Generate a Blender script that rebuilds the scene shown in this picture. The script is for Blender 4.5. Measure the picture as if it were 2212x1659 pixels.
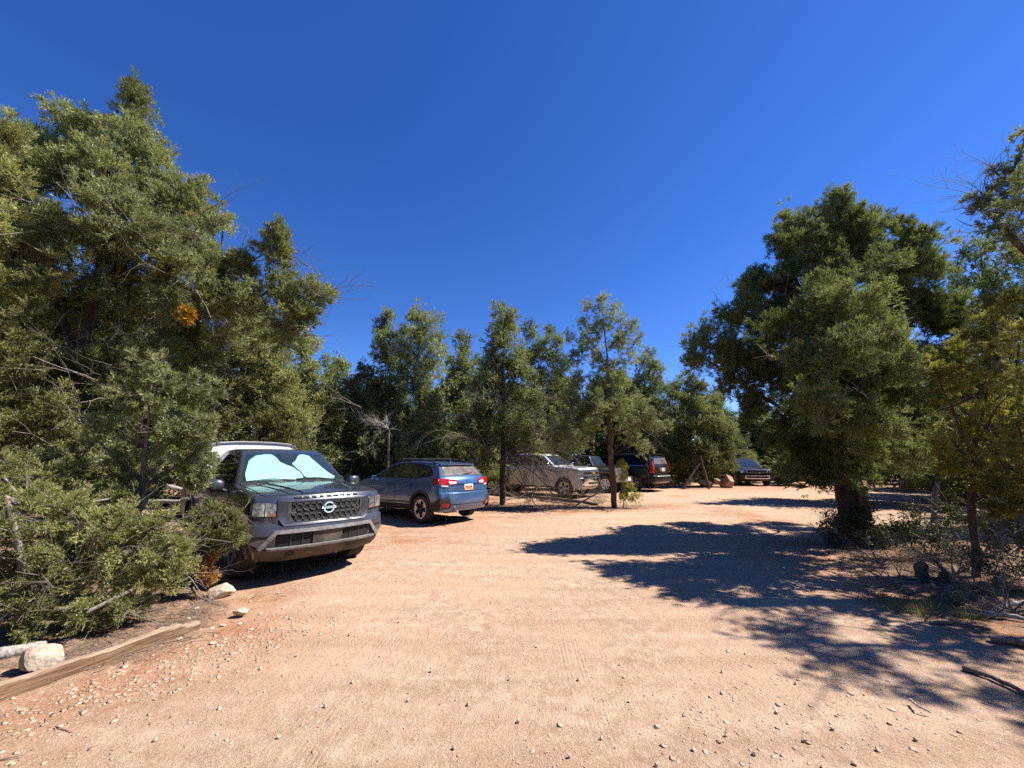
import bpy, bmesh, math, random
import numpy as np
from mathutils import Vector, Matrix
for _o in list(bpy.data.objects): bpy.data.objects.remove(_o)
SC = bpy.context.scene
COL = SC.collection
R = math.radians
rng = np.random.default_rng(7)
random.seed(7)

# ---------------------------------------------------------------- camera, sky, sun, exposure
PITCH = 0.196; CAMH = 1.6
cam_d = bpy.data.cameras.new('camera'); cam = bpy.data.objects.new('camera', cam_d); COL.objects.link(cam)
cam_d.sensor_fit = 'HORIZONTAL'; cam_d.sensor_width = 36.0; cam_d.lens = 36.0*939.0/2500.0
cam_d.clip_start = 0.05; cam_d.clip_end = 3000
cam.location = (0, 0, CAMH); cam.rotation_euler = (math.pi/2+PITCH, 0, 0)
SC.camera = cam

SUN_EL = R(50); SUN_AZ = math.atan2(0.985, 0.10)          # azimuth from +Y towards +X
W_ = bpy.data.worlds.new('World'); SC.world = W_; W_.use_nodes = True
nt = W_.node_tree; nt.nodes.clear()
sky = nt.nodes.new('ShaderNodeTexSky'); sky.sky_type = 'NISHITA'; sky.sun_disc = False
sky.sun_elevation = SUN_EL; sky.sun_rotation = SUN_AZ
sky.altitude = 2400; sky.air_density = 1.0; sky.dust_density = 0.15; sky.ozone_density = 4.0
hs = nt.nodes.new('ShaderNodeHueSaturation'); hs.inputs['Saturation'].default_value = 1.255; hs.inputs['Value'].default_value = 1.0
hs.inputs['Hue'].default_value = 0.515
bg = nt.nodes.new('ShaderNodeBackground'); bg.inputs['Strength'].default_value = 0.095
wo = nt.nodes.new('ShaderNodeOutputWorld')
nt.links.new(sky.outputs[0], hs.inputs['Color']); nt.links.new(hs.outputs[0], bg.inputs['Color']); nt.links.new(bg.outputs[0], wo.inputs['Surface'])

sd = bpy.data.lights.new('sun', 'SUN'); sd.energy = 5.0; sd.angle = R(0.5); sd.color = (1.0, 0.95, 0.87)
so = bpy.data.objects.new('sun', sd); COL.objects.link(so)
SUNV = Vector((math.sin(SUN_AZ)*math.cos(SUN_EL), math.cos(SUN_AZ)*math.cos(SUN_EL), math.sin(SUN_EL)))
so.rotation_euler = SUNV.to_track_quat('Z', 'Y').to_euler(); so.location = (20, 2, 25)

SC.view_settings.view_transform = 'Standard'; SC.view_settings.look = 'None'
SC.view_settings.exposure = 1.12; SC.view_settings.gamma = 1.0
SC.render.engine = 'CYCLES'
cy = SC.cycles
cy.max_bounces = 6; cy.diffuse_bounces = 2; cy.glossy_bounces = 3; cy.transmission_bounces = 4; cy.transparent_max_bounces = 8
cy.use_denoising = False; cy.denoiser = 'OPENIMAGEDENOISE'; cy.denoising_input_passes = 'RGB_ALBEDO_NORMAL'
try:
    cy.sample_clamp_indirect = 4.0
    cy.caustics_reflective = False; cy.caustics_refractive = False
except Exception: pass

# ---------------------------------------------------------------- helpers
PXW = 2212.0; FPX = 939.0*PXW/2500.0
def ray(u, v):                       # pixel of the 2212-wide view of the photograph -> direction with unit forward part
    X = (u-PXW/2)/FPX; Y = (829.5-v)/FPX; c, s = math.cos(PITCH), math.sin(PITCH)
    return np.array([X, c-s*Y, s+c*Y])
def at(u, v, y):                     # point on that ray at ground distance y, and metres per pixel there
    d = ray(u, v); t = y/d[1]
    return np.array([0, 0, CAMH])+d*t, t/FPX
def gnd(u, v, z=0.0):
    d = ray(u, v); t = (z-CAMH)/d[2]
    return np.array([d[0]*t, d[1]*t, z])

def link(name, me, parent=None):
    o = bpy.data.objects.new(name, me); COL.objects.link(o)
    if parent is not None: o.parent = parent
    return o
def tag(o, label=None, cat=None, group=None, kind=None):
    if label: o['label'] = label
    if cat: o['category'] = cat
    if group: o['group'] = group
    if kind: o['kind'] = kind
    return o
def thing(name, label, cat, loc=(0, 0, 0), rz=0.0, group=None):
    o = bpy.data.objects.new(name, None); COL.objects.link(o)
    o.empty_display_size = 0.3; o.location = loc; o.rotation_euler = (0, 0, rz)
    return tag(o, label, cat, group)

def np_mesh(name, V, F, mat=None, tint=None, smooth=False):
    """V (n,3), F (m,k) with constant k"""
    me = bpy.data.meshes.new(name)
    V = np.ascontiguousarray(V, dtype=np.float32); F = np.ascontiguousarray(F, dtype=np.int32)
    n, m, k = len(V), len(F), F.shape[1]
    me.vertices.add(n); me.vertices.foreach_set('co', V.ravel())
    me.loops.add(m*k); me.loops.foreach_set('vertex_index', F.ravel())
    me.polygons.add(m)
    me.polygons.foreach_set('loop_start', np.arange(0, m*k, k, dtype=np.int32))
    try: me.polygons.foreach_set('loop_total', np.full(m, k, dtype=np.int32))
    except Exception: pass
    if tint is not None:
        a = me.attributes.new('tint', 'FLOAT', 'FACE'); a.data.foreach_set('value', np.ascontiguousarray(tint, dtype=np.float32))
    me.update(calc_edges=True)
    if smooth: me.polygons.foreach_set('use_smooth', np.ones(m, dtype=bool))
    if mat: me.materials.append(mat)
    return me
def py_mesh(name, V, F, mat=None, smooth=None):
    me = bpy.data.meshes.new(name); me.from_pydata([tuple(map(float, v)) for v in V], [], [tuple(map(int, f)) for f in F]); me.update()
    if mat: me.materials.append(mat)
    if smooth is not None:
        me.polygons.foreach_set('use_smooth', np.ones(len(me.polygons), dtype=bool))
        me.set_sharp_from_angle(angle=R(smooth))
    return me
def fix_normals(me):
    bm = bmesh.new(); bm.from_mesh(me); bmesh.ops.remove_doubles(bm, verts=bm.verts, dist=1e-5)
    bmesh.ops.recalc_face_normals(bm, faces=bm.faces); bm.to_mesh(me); bm.free(); return me

class MB:                            # collects simple solids into one mesh
    def __init__(s): s.V = []; s.F = []
    def add(s, V, F):
        b = len(s.V); s.V += [tuple(v) for v in V]; s.F += [tuple(i+b for i in f) for f in F]
    def box(s, c, d, rot=None):
        c = Vector(c); h = Vector(d)*0.5
        vs = [Vector((x*h.x, y*h.y, z*h.z)) for x in (-1, 1) for y in (-1, 1) for z in (-1, 1)]
        if rot is not None: vs = [rot @ v for v in vs]
        s.add([c+v for v in vs], [(0, 1, 3, 2), (4, 6, 7, 5), (0, 4, 5, 1), (2, 3, 7, 6), (0, 2, 6, 4), (1, 5, 7, 3)])
    def tube(s, pts, rad, n=8, caps=True):
        pts = [Vector(p) for p in pts]
        if not hasattr(rad, '__len__'): rad = [rad]*len(pts)
        ref = None; rings = []
        for i, p in enumerate(pts):
            t = (pts[min(i+1, len(pts)-1)]-pts[max(i-1, 0)]).normalized()
            if ref is None: ref = t.orthogonal().normalized()
            ref = (ref-t*ref.dot(t)); ref = ref.normalized() if ref.length > 1e-6 else t.orthogonal().normalized()
            b = t.cross(ref)
            rings.append([p+(ref*math.cos(2*math.pi*k/n)+b*math.sin(2*math.pi*k/n))*rad[i] for k in range(n)])
        V = [v for r in rings for v in r]; F = []
        for i in range(len(pts)-1):
            for k in range(n):
                a = i*n+k; b2 = i*n+(k+1) % n; F.append((a, b2, b2+n, a+n))
        if caps: F.append(tuple(range(n-1, -1, -1))); F.append(tuple(range(len(V)-n, len(V))))
        s.add(V, F)
    def lathe(s, prof, n=32, axis='y', c=(0, 0, 0), closed=False):
        """prof list of (r, h) revolved about axis"""
        V = []; F = []; m = len(prof)
        for k in range(n):
            a = 2*math.pi*k/n
            for r, h in prof:
                if axis == 'y': V.append((c[0]+r*math.cos(a), c[1]+h, c[2]+r*math.sin(a)))
                elif axis == 'x': V.append((c[0]+h, c[1]+r*math.cos(a), c[2]+r*math.sin(a)))
                else: V.append((c[0]+r*math.cos(a), c[1]+r*math.sin(a), c[2]+h))
        for k in range(n):
            k2 = (k+1) % n
            for i in range(m-1 if not closed else m):
                j = (i+1) % m
                F.append((k*m+i, k2*m+i, k2*m+j, k*m+j))
        s.add(V, F)
    def mesh(s, name, mat, smooth=35):
        me = py_mesh(name, s.V, s.F, mat); fix_normals(me)
        if smooth:
            me.polygons.foreach_set('use_smooth', np.ones(len(me.polygons), dtype=bool)); me.set_sharp_from_angle(angle=R(smooth))
        return me
    def obj(s, name, mat, parent=None, smooth=35): return link(name, s.mesh(name, mat, smooth), parent)

def round_poly(P, r, n=4):
    out = []; N = len(P)
    for i in range(N):
        a, b, c = (np.array(P[(i+j) % N], float) for j in (-1, 0, 1))
        da, dc = a-b, c-b; la, lc = np.linalg.norm(da), np.linalg.norm(dc)
        rr = min(r, la*0.45, lc*0.45); p0 = b+da/la*rr; p1 = b+dc/lc*rr
        for k in range(n+1):
            t = k/n; out.append(tuple((1-t)**2*p0+2*t*(1-t)*b+t*t*p1))
    return out
def fill2d(poly, du=None, dv=None):
    """triangulated polygon cut along a grid: (uv array, faces, boundary edges)"""
    bm = bmesh.new(); vs = [bm.verts.new((u, v, 0)) for u, v in poly]; f = bm.faces.new(vs)
    bmesh.ops.triangulate(bm, faces=[f], ngon_method='BEAUTY')
    P = np.array(poly)
    for ax, d in ((0, du), (1, dv)):
        if not d: continue
        lo, hi = P[:, ax].min(), P[:, ax].max()
        n = int((hi-lo)/d)
        for k in range(1, n+1):
            c = lo+(hi-lo)*k/(n+1); co = [0, 0, 0]; no = [0, 0, 0]; co[ax] = c; no[ax] = 1
            bmesh.ops.bisect_plane(bm, geom=bm.verts[:]+bm.edges[:]+bm.faces[:], dist=1e-5, plane_co=co, plane_no=no)
    bm.verts.index_update()
    UV = np.array([(v.co.x, v.co.y) for v in bm.verts])
    bmesh.ops.recalc_face_normals(bm, faces=bm.faces)
    F = [[v.index for v in f.verts] for f in bm.faces]
    B = [(e.verts[0].index, e.verts[1].index) for e in bm.edges if len(e.link_faces) == 1]
    bm.free(); return UV, F, B
def panel_mesh(name, polys, M, off, thick, mat, du=None, dv=None, smooth=40):
    """polys in (u,v) laid on the surface M(u,v,offset); one mesh of plates with thickness"""
    V = []; F = []
    for poly in polys:
        UV, f, B = fill2d(poly, du, dv); n = len(UV); b = len(V)
        V += list(M(UV[:, 0], UV[:, 1], off)); V += list(M(UV[:, 0], UV[:, 1], off-thick))
        F += [[i+b for i in q] for q in f]
        F += [[i+b+n for i in q[::-1]] for q in f]
        F += [[e[0]+b, e[1]+b, e[1]+b+n, e[0]+b+n] for e in B]
    me = py_mesh(name, V, F, mat); fix_normals(me)
    me.polygons.foreach_set('use_smooth', np.ones(len(me.polygons), dtype=bool)); me.set_sharp_from_angle(angle=R(smooth))
    return me
def text2d(txt, size):
    cu = bpy.data.curves.new('t', 'FONT'); cu.body = txt; cu.size = size; cu.align_x = 'CENTER'; cu.align_y = 'CENTER'; cu.resolution_u = 2
    o = bpy.data.objects.new('t', cu); COL.objects.link(o)
    dg = bpy.context.evaluated_depsgraph_get(); me = bpy.data.meshes.new_from_object(o.evaluated_get(dg))
    V = np.array([(v.co.x, v.co.y) for v in me.vertices]); F = [list(p.vertices) for p in me.polygons]
    bpy.data.objects.remove(o); bpy.data.curves.remove(cu); bpy.data.meshes.remove(me)
    return V, F
def text_mesh(name, txt, size, M, u0, v0, off, mat, mirror=1, stretch=1.0):
    V, F = text2d(txt, size)
    P = M(u0+mirror*V[:, 0]*stretch, v0+V[:, 1], off)
    return py_mesh(name, P, F, mat)

# ---------------------------------------------------------------- materials
def new_mat(name):
    m = bpy.data.materials.new(name); m.use_nodes = True; n = m.node_tree.nodes; l = m.node_tree.links
    return m, n, l, n['Principled BSDF']
def pmat(name, col, rough=0.5, metal=0.0, coat=0.0, spec=0.5, noise=0.0, nscale=8.0, bump=0.0, bscale=30.0):
    m, n, l, p = new_mat(name)
    p.inputs['Base Color'].default_value = (*col, 1); p.inputs['Roughness'].default_value = rough
    p.inputs['Metallic'].default_value = metal; p.inputs['Coat Weight'].default_value = coat; p.inputs['Coat Roughness'].default_value = 0.04
    p.inputs['Specular IOR Level'].default_value = spec
    if noise or bump:
        tc = n.new('ShaderNodeTexCoord')
    if noise:
        t = n.new('ShaderNodeTexNoise'); t.inputs['Scale'].default_value = nscale; t.inputs['Detail'].default_value = 6; l.new(tc.outputs['Object'], t.inputs['Vector'])
        r = n.new('ShaderNodeMapRange'); r.inputs[1].default_value = 0.3; r.inputs[2].default_value = 0.7
        r.inputs[3].default_value = 1-noise; r.inputs[4].default_value = 1+noise; l.new(t.outputs['Fac'], r.inputs[0])
        mx = n.new('ShaderNodeMix'); mx.data_type = 'RGBA'; mx.blend_type = 'MULTIPLY'; mx.inputs[0].default_value = 1
        mx.inputs[6].default_value = (*col, 1); l.new(r.outputs[0], mx.inputs[7]); l.new(mx.outputs[2], p.inputs['Base Color'])
    if bump:
        t = n.new('ShaderNodeTexNoise'); t.inputs['Scale'].default_value = bscale; t.inputs['Detail'].default_value = 5; l.new(tc.outputs['Object'], t.inputs['Vector'])
        b = n.new('ShaderNodeBump'); b.inputs['Strength'].default_value = bump; b.inputs['Distance'].default_value = 0.02
        l.new(t.outputs['Fac'], b.inputs['Height']); l.new(b.outputs[0], p.inputs['Normal'])
    return m
def paint(name, col, metal=0.35, rough=0.3, dust=0.25, speck=0.0, dustz=0.7):
    """car paint with clear coat; dry tan dust low on the body and in blotches, splash specks"""
    m, n, l, p = new_mat(name)
    p.inputs['Metallic'].default_value = metal; p.inputs['Coat Weight'].default_value = 1.0; p.inputs['Coat Roughness'].default_value = 0.05
    tc = n.new('ShaderNodeTexCoord'); sp = n.new('ShaderNodeSeparateXYZ'); l.new(tc.outputs['Object'], sp.inputs[0])
    no = n.new('ShaderNodeTexNoise'); no.inputs['Scale'].default_value = 5; no.inputs['Detail'].default_value = 8; no.inputs['Roughness'].default_value = 0.7; l.new(tc.outputs['Object'], no.inputs['Vector'])
    low = n.new('ShaderNodeMapRange'); low.inputs[1].default_value = dustz; low.inputs[2].default_value = 0.25; low.inputs[3].default_value = 0.25; low.inputs[4].default_value = 1.3; l.new(sp.outputs[2], low.inputs[0])
    mu = n.new('ShaderNodeMath'); mu.operation = 'MULTIPLY'; l.new(no.outputs['Fac'], mu.inputs[0]); l.new(low.outputs[0], mu.inputs[1])
    mu2 = n.new('ShaderNodeMath'); mu2.operation = 'MULTIPLY'; mu2.inputs[1].default_value = dust*2; mu2.use_clamp = True; l.new(mu.outputs[0], mu2.inputs[0])
    fac = mu2.outputs[0]
    if speck:
        vo = n.new('ShaderNodeTexVoronoi'); vo.inputs['Scale'].default_value = 55; l.new(tc.outputs['Object'], vo.inputs['Vector'])
        no2 = n.new('ShaderNodeTexNoise'); no2.inputs['Scale'].default_value = 9; l.new(tc.outputs['Object'], no2.inputs['Vector'])
        th = n.new('ShaderNodeMapRange'); th.inputs[1].default_value = 0.3; th.inputs[2].default_value = 0.75; th.inputs[3].default_value = 0.02; th.inputs[4].default_value = 0.30; l.new(no2.outputs['Fac'], th.inputs[0])
        lt = n.new('ShaderNodeMath'); lt.operation = 'LESS_THAN'; l.new(vo.outputs['Distance'], lt.inputs[0]); l.new(th.outputs[0], lt.inputs[1])
        m3 = n.new('ShaderNodeMath'); m3.operation = 'MULTIPLY'; m3.inputs[1].default_value = speck; l.new(lt.outputs[0], m3.inputs[0])
        ad = n.new('ShaderNodeMath'); ad.operation = 'ADD'; ad.use_clamp = True; l.new(fac, ad.inputs[0]); l.new(m3.outputs[0], ad.inputs[1]); fac = ad.outputs[0]
    mx = n.new('ShaderNodeMix'); mx.data_type = 'RGBA'; mx.inputs[6].default_value = (*col, 1); mx.inputs[7].default_value = (0.26, 0.205, 0.165, 1)
    l.new(fac, mx.inputs[0]); l.new(mx.outputs[2], p.inputs['Base Color'])
    rr = n.new('ShaderNodeMapRange'); rr.inputs[3].default_value = rough; rr.inputs[4].default_value = 0.8; l.new(fac, rr.inputs[0]); l.new(rr.outputs[0], p.inputs['Roughness'])
    cr = n.new('ShaderNodeMapRange'); cr.inputs[3].default_value = 1.0; cr.inputs[4].default_value = 0.1; l.new(fac, cr.inputs[0]); l.new(cr.outputs[0], p.inputs['Coat Weight'])
    return m
def glass_clear(name, tintc):
    m = bpy.data.materials.new(name); m.use_nodes = True; n = m.node_tree.nodes; l = m.node_tree.links; n.clear()
    tr = n.new('ShaderNodeBsdfTransparent'); tr.inputs[0].default_value = (*tintc, 1)
    gl = n.new('ShaderNodeBsdfGlossy'); gl.inputs['Roughness'].default_value = 0.03
    lw = n.new('ShaderNodeLayerWeight'); lw.inputs[0].default_value = 0.5; pw = n.new('ShaderNodeMath'); pw.operation = 'POWER'; pw.inputs[1].default_value = 4.0; l.new(lw.outputs['Facing'], pw.inputs[0])
    fr = n.new('ShaderNodeMapRange'); fr.inputs[3].default_value = 0.03; fr.inputs[4].default_value = 0.9; l.new(pw.outputs[0], fr.inputs[0])
    mx = n.new('ShaderNodeMixShader'); o = n.new('ShaderNodeOutputMaterial')
    l.new(fr.outputs[0], mx.inputs[0]); l.new(tr.outputs[0], mx.inputs[1]); l.new(gl.outputs[0], mx.inputs[2]); l.new(mx.outputs[0], o.inputs[0])
    return m
def leaf_mat(name, ca, cb, trans=0.25, dead=None):
    """foliage: colour runs from ca to cb with each spray's own tint"""
    m = bpy.data.materials.new(name); m.use_nodes = True; n = m.node_tree.nodes; l = m.node_tree.links; n.clear()
    at_ = n.new('ShaderNodeAttribute'); at_.attribute_name = 'tint'
    cr = n.new('ShaderNodeValToRGB'); e = cr.color_ramp.elements
    e[0].position = 0.0; e[0].color = (*ca, 1); e[1].position = 1.0; e[1].color = (*cb, 1)
    if dead: x = cr.color_ramp.elements.new(0.97); x.color = (*cb, 1); e[-1].color = (*dead, 1)
    l.new(at_.outputs['Fac'], cr.inputs[0])
    d = n.new('ShaderNodeBsdfDiffuse'); t = n.new('ShaderNodeBsdfTranslucent'); g = n.new('ShaderNodeBsdfGlossy'); g.inputs['Roughness'].default_value = 0.5
    g.inputs['Color'].default_value = (0.6, 0.6, 0.55, 1)
    l.new(cr.outputs[0], d.inputs[0])
    tm = n.new('ShaderNodeMix'); tm.data_type = 'RGBA'; tm.blend_type = 'MULTIPLY'; tm.inputs[0].default_value = 1; tm.inputs[7].default_value = (1.05, 1.08, 0.7, 1); l.new(cr.outputs[0], tm.inputs[6]); l.new(tm.outputs[2], t.inputs[0])
    m1 = n.new('ShaderNodeMixShader'); m1.inputs[0].default_value = trans; l.new(d.outputs[0], m1.inputs[1]); l.new(t.outputs[0], m1.inputs[2])
    m2 = n.new('ShaderNodeMixShader'); m2.inputs[0].default_value = 0.05; l.new(m1.outputs[0], m2.inputs[1]); l.new(g.outputs[0], m2.inputs[2])
    o = n.new('ShaderNodeOutputMaterial'); l.new(m2.outputs[0], o.inputs[0]); return m
def bark_mat(name, ca, cb, sx=14, sz=1.5, bump=0.7):
    ca = [q*0.8 for q in ca]; cb = [q*0.8 for q in cb]
    m, n, l, p = new_mat(name); p.inputs['Roughness'].default_value = 0.9; p.inputs['Specular IOR Level'].default_value = 0.2
    tc = n.new('ShaderNodeTexCoord'); mp = n.new('ShaderNodeMapping'); mp.inputs['Scale'].default_value = (sx, sx, sz); l.new(tc.outputs['Object'], mp.inputs[0])
    t = n.new('ShaderNodeTexNoise'); t.inputs['Scale'].default_value = 1.6; t.inputs['Detail'].default_value = 7; t.inputs['Roughness'].default_value = 0.65; l.new(mp.outputs[0], t.inputs['Vector'])
    cr = n.new('ShaderNodeValToRGB'); e = cr.color_ramp.elements; e[0].position = 0.32; e[0].color = (*ca, 1); e[1].position = 0.68; e[1].color = (*cb, 1); l.new(t.outputs['Fac'], cr.inputs[0])
    l.new(cr.outputs[0], p.inputs['Base Color'])
    b = n.new('ShaderNodeBump'); b.inputs['Strength'].default_value = bump; b.inputs['Distance'].default_value = 0.03; l.new(t.outputs['Fac'], b.inputs['Height']); l.new(b.outputs[0], p.inputs['Normal'])
    return m
def rock_mat(name, ca, cb, sc=6):
    ca = [q*0.78 for q in ca]; cb = [q*0.78 for q in cb]
    m, n, l, p = new_mat(name); p.inputs['Roughness'].default_value = 0.9; p.inputs['Specular IOR Level'].default_value = 0.2
    tc = n.new('ShaderNodeTexCoord'); t = n.new('ShaderNodeTexNoise'); t.inputs['Scale'].default_value = sc; t.inputs['Detail'].default_value = 9; t.inputs['Roughness'].default_value = 0.7; l.new(tc.outputs['Object'], t.inputs['Vector'])
    cr = n.new('ShaderNodeValToRGB'); e = cr.color_ramp.elements; e[0].position = 0.35; e[0].color = (*ca, 1); e[1].position = 0.6; e[1].color = (*cb, 1); l.new(t.outputs['Fac'], cr.inputs[0]); l.new(cr.outputs[0], p.inputs['Base Color'])
    t2 = n.new('ShaderNodeTexNoise'); t2.inputs['Scale'].default_value = sc*4; t2.inputs['Detail'].default_value = 8; l.new(tc.outputs['Object'], t2.inputs['Vector'])
    b = n.new('ShaderNodeBump'); b.inputs['Strength'].default_value = 0.6; b.inputs['Distance'].default_value = 0.02; l.new(t2.outputs['Fac'], b.inputs['Height']); l.new(b.outputs[0], p.inputs['Normal'])
    return m
M = {}
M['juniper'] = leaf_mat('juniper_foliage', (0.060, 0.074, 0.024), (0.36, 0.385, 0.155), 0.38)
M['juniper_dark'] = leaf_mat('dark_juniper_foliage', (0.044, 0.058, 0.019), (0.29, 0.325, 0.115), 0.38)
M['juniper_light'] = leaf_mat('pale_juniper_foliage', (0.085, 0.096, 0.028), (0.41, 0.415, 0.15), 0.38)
M['pinyon'] = leaf_mat('pinyon_needles', (0.072, 0.092, 0.038), (0.40, 0.425, 0.18), 0.38)
M['pinyon_yellow'] = leaf_mat('yellow_pinyon_needles', (0.10, 0.108, 0.024), (0.46, 0.44, 0.10), 0.38)
M['shrub'] = leaf_mat('shrub_leaves', (0.020, 0.028, 0.014), (0.085, 0.10, 0.045), 0.15)
M['dead_leaf'] = leaf_mat('dead_foliage', (0.30, 0.15, 0.04), (0.52, 0.31, 0.10), 0.3)
M['mistletoe'] = leaf_mat('mistletoe', (0.25, 0.12, 0.008), (0.46, 0.25, 0.02), 0.2)
M['grass'] = leaf_mat('grass_blades', (0.09, 0.10, 0.03), (0.30, 0.27, 0.10), 0.3)
M['bark'] = bark_mat('juniper_bark', (0.030, 0.021, 0.016), (0.17, 0.12, 0.09))
M['bark_grey'] = bark_mat('grey_twigs', (0.10, 0.085, 0.07), (0.36, 0.31, 0.26), 30, 6, 0.3)
M['bark_dead'] = bark_mat('dead_wood', (0.22, 0.19, 0.165), (0.60, 0.55, 0.49), 25, 3, 0.5)
M['bark_brush'] = bark_mat('brush_wood', (0.07, 0.055, 0.045), (0.30, 0.25, 0.21), 30, 6, 0.4)
M['bark_pinyon'] = bark_mat('pinyon_bark', (0.055, 0.036, 0.025), (0.23, 0.145, 0.095), 9, 3.5)
# ---------------------------------------------------------------- ground
def vnoise(x, y, seed=0, octv=4, s=1.0, gain=0.5):
    x = np.asarray(x, float)*s; y = np.asarray(y, float)*s; out = 0; amp = 1; tot = 0
    for o in range(octv):
        xi = np.floor(x).astype(np.int64); yi = np.floor(y).astype(np.int64); fx = x-xi; fy = y-yi
        fx = fx*fx*(3-2*fx); fy = fy*fy*(3-2*fy)
        def h(a, b):
            n = (a*374761393+b*668265263+(seed+o)*1274126177) & 0x7fffffff
            n = (n ^ (n >> 13))*1103515245 & 0x7fffffff
            return ((n ^ (n >> 16)) & 0xffff)/65535.0
        v = (h(xi, yi)*(1-fx)+h(xi+1, yi)*fx)*(1-fy)+(h(xi, yi+1)*(1-fx)+h(xi+1, yi+1)*fx)*fy
        out = out+v*amp; tot += amp; amp *= gain; x = x*2.03+17.1; y = y*2.03+9.7
    return out/tot
def sstep(a, b, x): t = np.clip((x-a)/(b-a), 0, 1); return t*t*(3-2*t)
LEFT_Y = [-2, 1.5, 2.98, 4.1, 4.7, 5.2, 6, 9, 12, 40]; LEFT_X = [-5.6, -4.25, -3.50, -3.02, -3.35, -3.95, -4.7, -7.6, -10.2, -30]
RIGHT_Y = [-5, 2.4, 3.5, 5, 6.5, 7.9, 8.8]; RIGHT_X = [4.4, 4.65, 4.6, 4.8, 5.2, 5.6, 6.4]
def zones(x, y):
    """litter 0..1, red soil 0..1"""
    wob = (vnoise(x, y, 3, 3, 1.1)-0.5)
    xl = np.interp(y, LEFT_Y, LEFT_X); left = sstep(0.15, -0.35, x-xl+wob*0.9)
    xr = np.interp(y, RIGHT_Y, RIGHT_X); yt = np.interp(x, [5, 7, 10, 14, 30], [8.9, 9.1, 7.7, 6.6, 6])
    right = sstep(-0.3, 0.5, x-xr+wob*1.2)*sstep(0.4, -0.4, y-yt+wob*0.9)
    ex, ey = x-1.7, y-13.9; ca, sa = math.cos(0.12), math.sin(0.12)
    q = np.sqrt(((ex*ca+ey*sa)/3.2)**2+((-ex*sa+ey*ca)/0.95)**2); isl = sstep(1.2, 0.75, q+wob*0.6)
    d = (x+2.5)*(-0.83)+(y-5.8)*0.56; back = sstep(6.0, 7.4, d+wob*1.5)
    far = sstep(27, 30, y+wob*3)
    side = sstep(13, 17, x-0.25*y+wob*3)*sstep(11, 14, y)
    lit = np.maximum.reduce([left, right*0.95, isl*0.85, back, far, side])
    red = np.maximum.reduce([sstep(1.6, -0.1, np.abs(x-xl-0.2+wob*0.8))*sstep(9, 5, y), sstep(-1.6, 0.3, x-xr)*sstep(10, 7, y)*sstep(0, 2.5, y)*0.8,
                             sstep(1.7, 1.0, q+wob)*0.9, sstep(-0.5, 1.5, d)*0.6, sstep(19, 25, y+wob*6)*0.8])
    red = np.clip(red+0.75*sstep(0.57, 0.78, vnoise(x, y, 11, 4, 0.55)), 0, 1)
    return lit, red
def gz(x, y):
    x = np.asarray(x, float); y = np.asarray(y, float)
    lit, red = zones(x, y); near = sstep(60, 25, np.hypot(x, y))
    h = (vnoise(x, y, 21, 3, 0.35)-0.5)*0.07+(vnoise(x, y, 22, 3, 2.2)-0.5)*0.022+(vnoise(x, y, 23, 2, 9.0)-0.5)*0.008*(1+lit)
    h = h+lit*(0.03+(vnoise(x, y, 25, 3, 1.6)-0.5)*0.09)
    h = h+0.05*np.exp(-((y-(9.6+0.05*x))/0.5)**2)*sstep(1, 3, x)*sstep(7, 5, x)
    return h*near-0.012
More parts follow.
